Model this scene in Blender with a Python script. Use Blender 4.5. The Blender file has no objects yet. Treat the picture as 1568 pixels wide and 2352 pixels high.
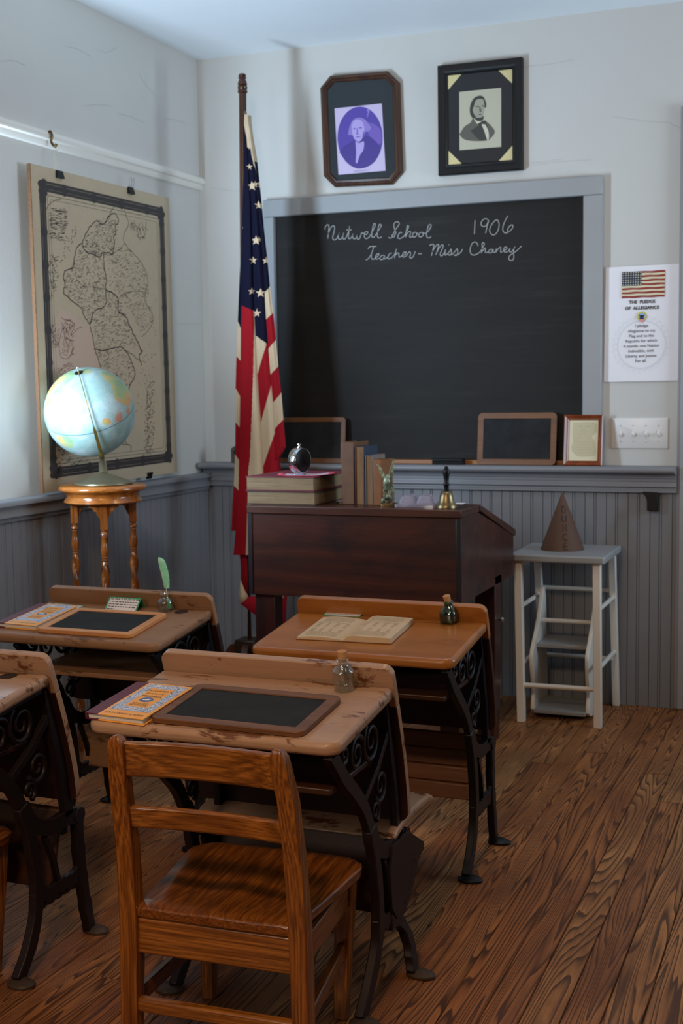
import bpy, bmesh, math, random
from mathutils import Vector, Matrix
random.seed(7)
S = bpy.context.scene
C = S.collection
PI = math.pi

# ------------------------------------------------------------------ camera
CP = [2.572408, -4.902408, 1.230457, 0.377219, 0.095881, -0.013411, 2907.500292]
def _basis(yaw, pitch, roll):
    f = Vector((-math.sin(yaw)*math.cos(pitch), math.cos(yaw)*math.cos(pitch), -math.sin(pitch)))
    r = Vector((math.cos(yaw), math.sin(yaw), 0)); u = r.cross(f)
    c, s = math.cos(roll), math.sin(roll)
    return r*c+u*s, u*c-r*s, f
CR, CU, CF = _basis(*CP[3:6]); CL = Vector(CP[:3]); FPX = CP[6]
cam_d = bpy.data.cameras.new('camera'); cam = bpy.data.objects.new('camera', cam_d); C.objects.link(cam)
cam_d.sensor_fit = 'VERTICAL'; cam_d.sensor_height = 36; cam_d.lens = FPX/2352*36
m = Matrix((CR, CU, -CF)).transposed().to_4x4(); m.translation = CL; cam.matrix_world = m
cam_d.dof.use_dof = True; cam_d.dof.focus_distance = 2.5; cam_d.dof.aperture_fstop = 8
cam_d.clip_start = .05
S.camera = cam
# measured points of the photograph turned into places on known planes of the room
def _ray(px, py): return CF + CR*((px-784)/FPX) - CU*((py-1176)/FPX)
def atx(px, py, x): d = _ray(px, py); return CL + d*((x-CL.x)/d.x)
def aty(px, py, y): d = _ray(px, py); return CL + d*((y-CL.y)/d.y)
def atz(px, py, z): d = _ray(px, py); return CL + d*((z-CL.z)/d.z)

# ------------------------------------------------------------------ light
S.view_settings.view_transform = 'Standard'; S.view_settings.look = 'None'
S.view_settings.gamma = 1; S.view_settings.use_curve_mapping = False
S.view_settings.exposure = -0.13
S.cycles.max_bounces = 10; S.cycles.caustics_reflective = False; S.cycles.caustics_refractive = False
S.cycles.use_denoising = True
world = bpy.data.worlds.new('sky'); S.world = world; world.use_nodes = True
world.node_tree.nodes['Background'].inputs[0].default_value = (.55, .72, 1, 1)
world.node_tree.nodes['Background'].inputs[1].default_value = .5
def area(name, loc, target, sx, sy, power, col, spread=180):
    l = bpy.data.lights.new(name, 'AREA'); l.shape = 'RECTANGLE'; l.size = sx; l.size_y = sy
    l.energy = power; l.color = col; l.spread = math.radians(spread)
    o = bpy.data.objects.new(name, l); C.objects.link(o)
    o.location = loc; o.rotation_euler = (Vector(target)-Vector(loc)).to_track_quat('-Z', 'Y').to_euler()
    return o
area('daylight_left_window', (.03, -1.95, 1.35), (.7, -.2, 2.0), .22, .8, 27, (.60, .80, 1), 135)
area('daylight_right_window', (4.1, -.75, 1.5), (.9, -.8, 2.2), 1.0, 1.1, 24, (.66, .84, 1), 112)
area('ceiling_lamp_rear', (1.9, -4.6, 2.58), (1.5, -2.2, .3), .3, .3, 31, (1, .68, .40), 150)
area('ceiling_lamp_front', (1.7, -1.5, 2.58), (1.7, -1.3, 0), .25, .25, 3.2, (1, .74, .50), 160)
area('daylight_rear_window', (1.0, -6.35, 1.75), (1.3, -1, .9), .7, 1.1, 15, (1, .88, .74), 150)

# ------------------------------------------------------------------ helpers
def lin(h):
    if isinstance(h, str):
        h = h.lstrip('#'); h = [int(h[i:i+2], 16)/255 for i in (0, 2, 4)]
    return tuple((c/12.92 if c <= .04045 else ((c+.055)/1.055)**2.4) for c in h)+(1,)
class NT:
    def __init__(s, name):
        s.m = bpy.data.materials.new(name); s.m.use_nodes = True; s.t = s.m.node_tree
        s.b = s.t.nodes['Principled BSDF']
    def n(s, typ, ins=None, **kw):
        nd = s.t.nodes.new('ShaderNode'+typ)
        for k, v in kw.items(): setattr(nd, k, v)
        for k, v in (ins or {}).items(): s.put(nd.inputs[k], v)
        return nd
    def put(s, sock, v):
        if isinstance(v, bpy.types.NodeSocket): s.t.links.new(v, sock)
        else: sock.default_value = v
    def set(s, **kw):
        for k, v in kw.items(): s.put(s.b.inputs[k.replace('_', ' ')], v)
    def coord(s, scale=(1, 1, 1), kind='Object', rot=(0, 0, 0)):
        c = s.n('TexCoord')
        return s.n('Mapping', {'Vector': c.outputs[kind], 'Scale': scale, 'Rotation': rot}).outputs[0]
    def noise(s, vec, scale, detail=4, rough=.55, dist=0):
        return s.n('TexNoise', {'Vector': vec, 'Scale': scale, 'Detail': detail, 'Roughness': rough, 'Distortion': dist}).outputs[0]
    def ramp(s, fac, stops):
        r = s.n('ValToRGB', {'Fac': fac}); e = r.color_ramp.elements
        while len(e) < len(stops): e.new(.5)
        for i, (p, c) in enumerate(stops): e[i].position = p; e[i].color = c if len(c) == 4 else lin(c)
        return r.outputs[0]
    def math(s, op, a, b=0., c=0.):
        return s.n('Math', {0: a, 1: b, 2: c}, operation=op).outputs[0]
    def mix(s, fac, a, b, mode='MIX'):
        nd = s.n('Mix', data_type='RGBA', blend_type=mode)
        s.put(nd.inputs[0], fac); s.put(nd.inputs[6], a); s.put(nd.inputs[7], b)
        return nd.outputs[2]
    def bump(s, h, strength, dist=.002):
        s.put(s.b.inputs['Normal'], s.n('Bump', {'Height': h, 'Strength': strength, 'Distance': dist}).outputs[0])
BW = ((0, (0, 0, 0, 1)), (1, (1, 1, 1, 1)))
def plain(name, col, rough=.5, metal=0, spec=.5, var=0, vs=30, **kw):
    t = NT(name); c = lin(col)
    if var:
        f = t.noise(t.coord(), vs, 5)
        c = t.mix(t.math('MULTIPLY', f, 1.), tuple(x*(1-var) for x in c[:3])+(1,), tuple(min(1, x*(1+var)) for x in c[:3])+(1,))
    t.set(Base_Color=c, Roughness=rough, Metallic=metal, Specular_IOR_Level=spec, **kw)
    return t.m
def wood(name, dark, light, axis='x', rings=16, freq=5, rough=.42, fiber=.25, coat=0, bump=.15, spec=.4, wear=None, k=.09):
    """grain lines follow the contours of a noise field stretched along the board"""
    t = NT(name)
    sc = {'x': (k, 1, 1), 'y': (1, k, 1), 'z': (1, 1, k)}[axis]
    v = t.coord(sc)
    f = t.noise(v, freq, 2, .45)
    r = t.math('FRACT', t.math('MULTIPLY', f, rings))
    r = t.math('ABSOLUTE', t.math('SUBTRACT', t.math('MULTIPLY', r, 2), 1))
    r = t.ramp(r, ((0, (0, 0, 0, 1)), (.55, (.55, .55, .55, 1)), (1, (1, 1, 1, 1))))
    sc2 = {'x': (.03, 1, 1), 'y': (1, .03, 1), 'z': (1, 1, .03)}[axis]
    fi = t.noise(t.coord(sc2), 260, 3, .6)
    big = t.noise(t.coord(), 3.5, 3)
    g = t.math('ADD', t.math('MULTIPLY', r, .55), t.math('MULTIPLY', big, .45))
    c = t.mix(g, lin(dark), lin(light))
    c = t.mix(t.math('MULTIPLY', t.ramp(fi, ((.35, (1, 1, 1, 1)), (.6, (0, 0, 0, 1)))), fiber), c, tuple(x*.45 for x in lin(dark)[:3])+(1,))
    if wear:
        wcol, lo, hi, wsc = wear
        wn = t.noise(t.coord({'x': (.35, 1, 1), 'y': (1, .35, 1), 'z': (1, 1, .35)}[axis]), wsc, 7, .68, .4)
        c = t.mix(t.ramp(wn, ((lo, (0, 0, 0, 1)), (hi, (1, 1, 1, 1)))), c, lin(wcol))
    t.set(Base_Color=c, Roughness=rough, Specular_IOR_Level=spec, Coat_Weight=coat, Coat_Roughness=.15)
    t.bump(t.math('ADD', t.math('MULTIPLY', r, .5), fi), bump, .001)
    return t.m
def glass(name, col, rough=.03, base=.1):
    t = NT(name); tr = t.n('BsdfTransparent', {'Color': lin(col)}); gl = t.n('BsdfGlossy', {'Color': (1, 1, 1, 1), 'Roughness': rough})
    f = t.n('LayerWeight', {'Blend': .22}).outputs['Facing']
    mx = t.n('MixShader', {0: t.math('MULTIPLY_ADD', t.math('POWER', f, 2.), .75, base), 1: tr.outputs[0], 2: gl.outputs[0]})
    t.t.links.new(mx.outputs[0], t.t.nodes['Material Output'].inputs['Surface']); return t.m

class MB:
    """collects shapes and links them as ONE mesh object"""
    def __init__(s): s.bm = bmesh.new(); s.cur = 0
    def face(s, vs):
        try: f = s.bm.faces.new(vs); f.material_index = s.cur; return f
        except ValueError: return None
    def poly(s, pts): return s.face([s.bm.verts.new(p) for p in pts])
    def box(s, x0, y0, z0, x1, y1, z1, M=None):
        c = [(x0, y0, z0), (x1, y0, z0), (x1, y1, z0), (x0, y1, z0), (x0, y0, z1), (x1, y0, z1), (x1, y1, z1), (x0, y1, z1)]
        v = [s.bm.verts.new(M @ Vector(p) if M else p) for p in c]
        for q in ((3, 2, 1, 0), (4, 5, 6, 7), (0, 1, 5, 4), (1, 2, 6, 5), (2, 3, 7, 6), (3, 0, 4, 7)): s.face([v[i] for i in q])
        return s
    def loft(s, rings, caps=True, closed=True, loop=False):
        R = [[s.bm.verts.new(p) for p in r] for r in rings]
        n = len(R[0])
        pairs = list(zip(R, R[1:]))+([(R[-1], R[0])] if loop else [])
        for a, b in pairs:
            for i in range(n if closed else n-1):
                j = (i+1) % n; s.face([a[i], a[j], b[j], b[i]])
        if caps and closed and not loop: s.face(R[0][::-1]); s.face(R[-1])
        return s
    def prism(s, pts, fn, a, b):
        """2-D outline pts extruded from a to b; fn(u, v, w) gives the 3-D place"""
        return s.loft([[fn(u, v, a) for u, v in pts], [fn(u, v, b) for u, v in pts]])
    def lathe(s, prof, c=(0, 0, 0), n=32, M=None, sweep=2*PI):
        rings = []
        for i in range(n):
            a = sweep*i/n
            rings.append([Vector((c[0]+r*math.cos(a), c[1]+r*math.sin(a), c[2]+z)) for r, z in prof])
        if M: rings = [[M @ p for p in r] for r in rings]
        R = [[s.bm.verts.new(p) for p in r] for r in rings]
        for i in range(n):
            A, B = R[i], R[(i+1) % n]
            for j in range(len(prof)-1): s.face([A[j], B[j], B[j+1], A[j+1]])
        for e in (0, -1):
            if prof[e][0] > 1e-5: s.face([r[e] for r in (R if e else R[::-1])])
        bmesh.ops.remove_doubles(s.bm, verts=[v for r in R for v in r], dist=1e-6)
        return s
    def tube(s, pts, rad, n=10, flat=1., up=(0, 0, 1)):
        pts = [Vector(p) for p in pts]; rings = []; up = Vector(up)
        for i, p in enumerate(pts):
            d = (pts[min(i+1, len(pts)-1)]-pts[max(i-1, 0)]).normalized()
            a = d.cross(up)
            if a.length < 1e-3: a = d.cross(Vector((0, 1, 0)))
            a.normalize(); b = a.cross(d).normalized()
            r = rad[i] if isinstance(rad, (list, tuple)) else rad
            rings.append([p+a*(r*math.cos(2*PI*k/n))+b*(r*flat*math.sin(2*PI*k/n)) for k in range(n)])
        return s.loft(rings)
    def strap(s, pts, wid, x, th):
        """bar of width wid in the y-z plane and thickness th along x"""
        P = [Vector((0, p[0], p[1])) for p in pts]; rings = []
        for i, p in enumerate(P):
            d = (P[min(i+1, len(P)-1)]-P[max(i-1, 0)]).normalized(); nrm = Vector((0, -d.z, d.y))
            w = (wid[i] if isinstance(wid, (list, tuple)) else wid)/2
            rings.append([Vector((x+sx*th/2, 0, 0))+p+nrm*sw*w for sx, sw in ((-1, -1), (1, -1), (1, 1), (-1, 1))])
        return s.loft(rings)
    def ribbon(s, pts, w, off):
        """flat printed line: pts in 3-D, off the plane normal"""
        P = [Vector(p) for p in pts]; n = Vector(off).normalized(); prev = None
        for i, p in enumerate(P):
            d = (P[min(i+1, len(P)-1)]-P[max(i-1, 0)])
            if d.length < 1e-9: continue
            a = d.normalized().cross(n)*(w/2)
            cur = (s.bm.verts.new(p+a), s.bm.verts.new(p-a))
            if prev: s.face([prev[0], cur[0], cur[1], prev[1]])
            prev = cur
        return s
    def sphere(s, c, r, M=None, n=24):
        prof = [(abs(r*math.sin(PI*i/n))*(0 if i in (0, n) else 1), -r*math.cos(PI*i/n)) for i in range(n+1)]
        return s.lathe(prof, c, 2*n, M)
    def build(s, name, mat, parent=None, bevel=0, seg=2, world=True, smooth=True, angle=38, kind=None, sub=0):
        bm = s.bm
        bmesh.ops.recalc_face_normals(bm, faces=bm.faces)
        if parent is not None and world:
            bm.transform(Wm(parent).inverted())
        for f in bm.faces: f.smooth = smooth
        if smooth:
            for e in bm.edges:
                if len(e.link_faces) == 2 and e.calc_face_angle(0) > math.radians(angle): e.smooth = False
        me = bpy.data.meshes.new(name); bm.to_mesh(me); bm.free()
        for x in (mat if isinstance(mat, (list, tuple)) else [mat]): me.materials.append(x)
        o = bpy.data.objects.new(name, me); C.objects.link(o)
        if parent is not None: o.parent = parent
        if bevel:
            md = o.modifiers.new('bevel', 'BEVEL'); md.width = bevel; md.segments = seg; md.limit_method = 'ANGLE'; md.angle_limit = math.radians(40)
        if sub:
            md = o.modifiers.new('sub', 'SUBSURF'); md.levels = sub; md.render_levels = sub
        if kind: o['kind'] = kind
        return o
def Wm(o):
    M = o.matrix_basis.copy()
    return Wm(o.parent) @ M if o.parent else M
def tag(o, label, cat, group=None, kind=None):
    o['label'] = label; o['category'] = cat
    if group: o['group'] = group
    if kind: o['kind'] = kind
    return o
def thing(name, label, cat, loc=(0, 0, 0), rotz=0, group=None):
    o = bpy.data.objects.new(name, None); C.objects.link(o); o.empty_display_size = .05
    o.location = loc; o.rotation_euler = (0, 0, rotz)
    return tag(o, label, cat, group)
def dup(root, loc=None, rotz=None, label=None, group=None):
    def cp(o, par):
        c = o.copy(); C.objects.link(c); c.parent = par
        for k in o.children: cp(k, c)
        return c
    r = cp(root, None)
    if loc is not None: r.location = loc
    if rotz is not None: r.rotation_euler = (0, 0, rotz)
    if label: r['label'] = label
    if group: r['group'] = group
    return r
class Pl:
    """a flat sheet: a, b measured along ux, uy from o, lifted by h along the normal"""
    def __init__(s, o, ux, uy):
        s.o = Vector(o); s.ux = Vector(ux).normalized(); s.uy = Vector(uy).normalized(); s.n = s.ux.cross(s.uy)
    def __call__(s, a, b, h=0): return s.o+s.ux*a+s.uy*b+s.n*h
    def M(s, a, b, h, k=1):
        m = Matrix((s.ux*k, s.uy*k, s.n*k)).transposed().to_4x4(); m.translation = s(a, b, h); return m
_dg = []
def text_into(mb, txt, P, a, b, size, h=.0005, align='CENTER', wscale=1, bold=0):
    cu = bpy.data.curves.new('t', 'FONT'); cu.body = txt; cu.size = size; cu.align_x = align; cu.offset = bold; cu.resolution_u = 3
    ob = bpy.data.objects.new('t', cu); C.objects.link(ob)
    dg = bpy.context.evaluated_depsgraph_get(); dg.update()
    me = bpy.data.meshes.new_from_object(ob.evaluated_get(dg))
    me.transform(P.M(a, b, h) @ Matrix.Diagonal((wscale, 1, 1, 1)))
    k = len(mb.bm.faces); mb.bm.from_mesh(me); mb.bm.faces.ensure_lookup_table()
    for f in mb.bm.faces[k:]: f.material_index = mb.cur
    bpy.data.objects.remove(ob); bpy.data.curves.remove(cu); bpy.data.meshes.remove(me)
def rrect(x0, y0, x1, y1, r, n=6, corners=(1, 1, 1, 1)):
    out = []
    for i, (cx, cy, a0) in enumerate(((x0+r, y0+r, PI), (x1-r, y0+r, 1.5*PI), (x1-r, y1-r, 0), (x0+r, y1-r, .5*PI))):
        if corners[i]: out += [(cx+r*math.cos(a0+.5*PI*k/n), cy+r*math.sin(a0+.5*PI*k/n)) for k in range(n+1)]
        else: out.append(((x0, y0), (x1, y0), (x1, y1), (x0, y1))[i])
    return out
def smooth_path(pts, n=6):
    """Catmull-Rom through pts (any dimension)"""
    P = [Vector(p) for p in pts]; P = [P[0]*2-P[1]]+P+[P[-1]*2-P[-2]]; out = []
    for i in range(1, len(P)-2):
        for k in range(n):
            t = k/n; a, b, c, d = P[i-1:i+3]
            out.append(.5*((2*b)+(c-a)*t+(2*a-5*b+4*c-d)*t*t+(3*b-3*c+d-a)*t**3))
    return out+[P[-2]]

# ------------------------------------------------------------------ materials
def m_plaster(nm='plaster', ca='#bfbdb8', cb='#cbc9c4'):
    t = NT(nm); n1 = t.noise(t.coord(), 1.6, 5, .6); n2 = t.noise(t.coord(), 90, 4)
    t.set(Base_Color=t.mix(n1, lin(ca), lin(cb)), Roughness=.62, Specular_IOR_Level=.3)
    t.bump(t.math('ADD', n2, t.math('MULTIPLY', n1, 2)), .12, .002); return t.m
def m_paint(name, a, b, rough=.42):
    t = NT(name); n1 = t.noise(t.coord(), 5, 4); n2 = t.noise(t.coord((1, 1, .15)), 120, 3)
    t.set(Base_Color=t.mix(n1, lin(a), lin(b)), Roughness=rough, Specular_IOR_Level=.45); t.bump(n2, .12, .001); return t.m
def m_floor():
    """heart-pine boards: hard contour grain, a different cut and tone for every board"""
    t = NT('pine_floor')
    a = t.n('Attribute', attribute_name='board').outputs['Color']
    sx = t.n('SeparateColor', {'Color': a})
    r1, r2, r3 = sx.outputs[0], sx.outputs[1], sx.outputs[2]
    off = t.n('CombineXYZ', {'X': t.math('MULTIPLY', r1, 37.), 'Y': t.math('MULTIPLY', r2, 53.), 'Z': t.math('MULTIPLY', r3, 11.)}).outputs[0]
    v = t.n('VectorMath', {0: t.coord((1, .05, 1)), 1: off}, operation='ADD').outputs[0]
    f = t.noise(v, 10, 2.5, .42, .25)
    rings = t.math('MULTIPLY_ADD', r2, 30., 26.)
    q = t.math('FRACT', t.math('MULTIPLY', f, rings))
    saw = t.ramp(q, ((0, (0, 0, 0, 1)), (.52, (.35, .35, .35, 1)), (.8, (1, 1, 1, 1)), (.92, (1, 1, 1, 1)), (.98, (.1, .1, .1, 1)), (1, (0, 0, 0, 1))))
    wobble = t.noise(t.coord((1, .04, 1)), 210, 3, .6)
    wear = t.noise(t.coord((1, .35, 1)), 5.5, 5, .65)
    base_l = t.mix(r1, lin('#a46434'), lin('#bd8652')); base_d = t.mix(r3, lin('#241008'), lin('#3e1e0e'))
    c = t.mix(t.math('MULTIPLY', saw, .85), base_l, base_d)
    amber = t.mix(r3, lin('#6c3819'), lin('#542c14'))
    c = t.mix(t.math('MULTIPLY', t.ramp(wear, ((.46, (0, 0, 0, 1)), (.62, (1, 1, 1, 1)))), .5), c, amber)
    c = t.mix(t.math('MULTIPLY', t.ramp(wobble, ((.3, (1, 1, 1, 1)), (.55, (0, 0, 0, 1)))), .4), c, lin('#3c2012'))
    dirt = t.noise(t.coord((1, .5, 1)), 2.6, 5, .6)
    c = t.mix(t.math('MULTIPLY', t.ramp(dirt, ((.5, (0, 0, 0, 1)), (.75, (1, 1, 1, 1)))), .45), c, lin('#35241a'))
    t.set(Base_Color=c, Roughness=t.math('MULTIPLY_ADD', wear, .3, .34), Specular_IOR_Level=.42)
    t.bump(t.math('ADD', t.math('MULTIPLY', saw, -.8), wobble), .25, .0015); return t.m
PLASTER = m_plaster(); CEIL = m_plaster('ceiling_plaster', '#dde2e6', '#e9edf0')
GREY = m_paint('grey_paint', '#75767a', '#808186'); GREYF = m_paint('grey_board_frame', '#8d8f92', '#989a9c', .38)
WHITEP = m_paint('white_paint', '#dcd8cf', '#e4e0d8', .35)
CRACK = plain('plaster_crack', '#b5b0a8', .8)
DARKGAP = plain('floor_gap', '#150d08', .9)
IRON = plain('cast_iron', '#191a1f', .42, .55, .5, .5, 60)
IRONRUST = plain('cast_iron_brown', '#22171a', .5, .4, .5, .5, 70)
FOOT = plain('worn_iron_foot', '#4a3a2e', .6, .4, .5, .5, 90)
SLATE = NT('slate'); SLATE.set(Base_Color=SLATE.ramp(SLATE.noise(SLATE.coord(), 14, 6, .65), ((.3, '#1b1c1e'), (.75, '#2a2b2d'))), Roughness=.75, Specular_IOR_Level=.2); SLATE = SLATE.m
def m_chalkboard():
    t = NT('chalkboard'); a = t.noise(t.coord((.35, 1, 2.2)), 6, 6, .7); b = t.noise(t.coord((.12, 1, 3)), 22, 5, .7)
    s = t.math('ADD', t.math('MULTIPLY', a, .55), t.math('MULTIPLY', b, .45))
    t.set(Base_Color=t.ramp(s, ((.34, '#171616'), (.55, '#1e1c1b'), (.8, '#32302e'))), Roughness=.62, Specular_IOR_Level=.22)
    return t.m
CHALKB = m_chalkboard()
CHALK = plain('chalk', '#9a9a98', .9)
INK = plain('ink', '#1c1a1a', .8); GINK = plain('grey_ink', '#8d8578', .8)
PAPER = plain('paper', '#e9e6ea', .7); PAPER2 = plain('aged_paper', '#d9cfae', .7, var=.08, vs=20)
BRASS = plain('brass', '#857657', .36, 1, var=.15, vs=40); CHROME = plain('chrome', '#d5d8dc', .1, 1)
OLIVEM = plain('bronze_paint', '#77705a', .38, .6)
BLACK = plain('black_paint', '#0a0a0c', .45, spec=.3); BLACKG = plain('black_gloss', '#06060a', .4, spec=.25)
OAK = wood('golden_oak', '#63310e', '#b26c2a', 'z', 20, 11, .26, .7, .35, k=.03)
OAKX = wood('golden_oak_x', '#663410', '#ba7430', 'x', 20, 11, .26, .7, .35, k=.03)
OAKY = wood('golden_oak_y', '#5a2c0e', '#a05c22', 'y', 20, 10, .28, .7, .3, k=.04)
STANDW = wood('polished_oak', '#7a3d14', '#b8702e', 'x', 12, 8, .2, .35, .5)
STANDZ = wood('polished_oak_z', '#5e2c0e', '#9c5a24', 'z', 10, 9, .2, .3, .5)
HONEY = wood('honey_maple', '#955a26', '#ad6e34', 'x', 7, 4, .3, .12, .3, wear=('#8a4d1e', .54, .68, 12))
WORN = wood('worn_painted_wood', '#a68066', '#b89376', 'x', 6, 4, .4, .2, .15, wear=('#6a4022', .57, .61, 18))
WORN2 = wood('worn_brown_wood', '#8b6549', '#9c7456', 'x', 7, 4, .5, .2, .05, wear=('#5f4027', .585, .63, 18))
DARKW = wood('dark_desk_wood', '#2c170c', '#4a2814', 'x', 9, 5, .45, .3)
SLATW = wood('slat_wood', '#58331c', '#7a4c2c', 'x', 12, 8, .5, .35)
MAHOG = wood('mahogany_box', '#26100c', '#4e2214', 'x', 9, 4, .36, .4, .2, wear=('#120a12', .5, .72, 6))
MAHOGZ = wood('mahogany_leg', '#210c0c', '#3f1712', 'z', 9, 5, .38, .3, .2)
MAHTOP = wood('desk_top_board', '#2c1610', '#54291a', 'x', 12, 5, .38, .35, .2)
POLEW = wood('pole_walnut', '#2c150c', '#522814', 'z', 8, 8, .3, .3, .3)
FRAMEW = wood('slate_frame_brown', '#5e3a22', '#7d5232', 'x', 8, 7, .5, .3)
FRAMEL = wood('slate_frame_light', '#c48250', '#d89a62', 'x', 6, 6, .45, .15)
WALNUT = wood('walnut_frame', '#2c160c', '#52301a', 'z', 9, 8, .4, .3)
CHERRY = wood('cherry_frame', '#6a2c10', '#9a4c20', 'z', 9, 8, .3, .25, .3)
CARD = plain('kraft_card', '#553a2b', .75, var=.06, vs=60)
GLASSC = glass('clear_glass', '#f3f7f6'); GLASSG = glass('green_glass', '#8fc4ae'); GLASSP = glass('pressed_glass', '#eeeaf6', .08, .2)
_t = GLASSP.node_tree; _o = _t.nodes['Material Output']; _m = _t.nodes.new('ShaderNodeMixShader'); _d = _t.nodes.new('ShaderNodeBsdfDiffuse'); _d.inputs[0].default_value = lin('#d9d3e6')
_m.inputs[0].default_value = .22; _t.links.new(_o.inputs['Surface'].links[0].from_socket, _m.inputs[1]); _t.links.new(_d.outputs[0], _m.inputs[2]); _t.links.new(_m.outputs[0], _o.inputs['Surface'])
GLASSP.name = 'pressed_glass'
CORK = plain('cork', '#b98a5c', .85, var=.3, vs=160)

# ------------------------------------------------------------------ the room
ZC = 2.626; XR = 4.2; YF = -6.5
def struct(name, mb, mat, **kw): return mb.build(name, mat, kind='structure', **kw)
# floor: boards run towards the back wall
fb = MB(); bl = fb.bm.loops.layers.float_color.new('board')
x = -.02; bw = .0752
while x < XR:
    y = -random.uniform(.0, 1.2)
    y1 = .02
    while y1 > YF:
        k = len(fb.bm.faces); g = .0021
        z = -random.uniform(0, .0012)
        v = [fb.bm.verts.new(p) for p in ((x+g, y, z), (x+bw-g, y, z), (x+bw-g, y1-.0012, z), (x+g, y1-.0012, z),
                                          (x+g*.2, y, z-.004), (x+bw-g*.2, y, z-.004), (x+bw-g*.2, y1, z-.004), (x+g*.2, y1, z-.004))]
        col = (random.random(), random.random(), random.random(), 1)
        for q in ((0, 1, 2, 3), (4, 5, 1, 0), (5, 6, 2, 1), (6, 7, 3, 2), (7, 4, 0, 3)):
            f = fb.face([v[i] for i in q])
            for l in f.loops: l[bl] = col
        y1 = y; y -= random.uniform(.6, 2.6)
    x += bw
fb.cur = 1; fb.box(0, YF, -.06, XR, 0, -.0045)
struct('floor', fb, [m_floor(), DARKGAP], smooth=False)
struct('ceiling', MB().box(-.15, YF-.1, ZC, XR+.15, .1, ZC+.1), CEIL)
def cracks(mb, pts_list, P3, n, w=.0016):
    mb.cur = 1
    for pts in pts_list:
        q = smooth_path([(a, b) for a, b in pts], 8)
        mb.ribbon([P3(p[0]+random.uniform(-2, 2), p[1]+random.uniform(-1.5, 1.5)) for p in q], w, n)
w = MB().box(-.15, 0, 0, XR+.15, .1, ZC)
cracks(w, [[(1205, 154), (1260, 147), (1320, 136)], [(1410, 268), (1480, 278), (1530, 282), (1566, 296)], [(1215, 380), (1290, 372), (1360, 366)], [(480, 430), (520, 437), (552, 439)], [(1200, 375), (1240, 372), (1290, 366)]],
       lambda a, b: aty(a, b, -.0006), (0, -1, 0), .0011)
struct('wall_back', w, [PLASTER, CRACK])
w = MB()
for y0, z0, y1, z1 in ((YF, 0, -2.55, ZC), (-2.55, 0, -1.5, .95), (-2.55, 2.2, -1.5, ZC), (-1.5, 0, 0, ZC)): w.box(-.15, y0, z0, 0, y1, z1)
cracks(w, [[(150, 105), (185, 115), (208, 130)], [(230, 116), (245, 120), (270, 108)], [(0, 142), (30, 140), (60, 150)], [(320, 170), (335, 195), (360, 222)], [(380, 274), (400, 275), (428, 284)], [(190, 243), (225, 241), (255, 244)], [(405, 742), (435, 745), (470, 742)], [(268, 260), (300, 268), (330, 280)]],
       lambda a, b: atx(a, b, .0006), (1, 0, 0), .0014)
struct('wall_left', w, [PLASTER, CRACK])
w = MB()
for y0, z0, y1, z1 in ((YF, 0, -1.4, ZC), (-1.4, 0, -.15, .95), (-1.4, 2.25, -.15, ZC), (-.15, 0, 0, ZC)): w.box(XR, y0, z0, XR+.15, y1, z1)
struct('wall_right', w, PLASTER)
struct('wall_front', MB().box(-.15, YF-.1, 0, XR+.15, YF, ZC), PLASTER)
def window(name, x, y0, y1, z0, z1):
    w = MB(); t = .05
    for a, b, c, d in ((y0, z0, y0+t, z1), (y1-t, z0, y1, z1), (y0+t, z0, y1-t, z0+t), (y0+t, z1-t, y1-t, z1), (y0+t, (z0+z1)/2-.02, y1-t, (z0+z1)/2+.02), ((y0+y1)/2-.012, z0+t, (y0+y1)/2+.012, (z0+z1)/2-.02)):
        w.box(x-.02, a, b, x+.02, c, d)
    return struct(name, w, GREYF)
window('window_1', -.12, -2.55, -1.5, .95, 2.2); window('window_2', XR+.12, -1.4, -.15, .95, 2.25)
# grooved wainscot boards
def bead(total, per=.0825):
    out = []; u = 0
    while u < total:
        out += [(u, .018), (u+.0012, .009), (u+.0024, .018), (u+.034, .018), (u+.0355, .0145), (u+.037, .018), (u+.0385, .0185), (u+.0415, .0185), (u+.0425, .018), (u+.044, .0145), (u+.0455, .018)]
        u += per
    return [p for p in out if p[0] < total]+[(total, .018)]
XE = 1.995
b = MB(); q = bead(XE); b.loft([[(u, -d, 0) for u, d in q], [(u, -d, .845) for u, d in q]], closed=False)
struct('trim_1', b, GREY, smooth=False)
b = MB(); q = bead(-YF-.02); b.loft([[(d, -u-.02, 0) for u, d in q], [(d, -u-.02, .82) for u, d in q]], closed=False)
struct('trim_2', b, GREY, smooth=False)
# chalk ledge on the back wall and its moulding
ZL = .93
nose = [(.0, ZL), (-.088, ZL)]+[(-.088-.013*math.sin(PI*k/8), ZL-.013+.013*math.cos(PI*k/8)) for k in range(1, 8)]+[(-.088, ZL-.026)]
prof = nose+[(-.056, ZL-.030), (-.052, ZL-.046), (-.046, ZL-.047), (-.046, ZL-.058), (-.042, ZL-.059), (-.042, ZL-.066), (-.046, ZL-.072), (-.046, ZL-.078), (-.038, ZL-.084), (-.038, ZL-.090), (-.042, ZL-.093), (-.042, ZL-.1), (-.018, ZL-.104), (0, ZL-.104)]
b = MB(); b.loft([[(.012, y, z) for y, z in prof], [(XE+.002, y, z) for y, z in prof]])
struct('trim_3', b, GREY, angle=50)
zr = .886
prof = [(0, zr), (.044, zr), (.05, zr-.006), (.05, zr-.02), (.036, zr-.023), (.034, zr-.038), (.04, zr-.05), (.04, zr-.058), (.03, zr-.062), (.028, zr-.074), (.018, zr-.078), (0, zr-.078)]
b = MB(); b.loft([[(d, YF, z) for d, z in prof], [(d, -.03, z) for d, z in prof]]); struct('trim_4', b, GREY, angle=50)
zp = 2.105
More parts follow.
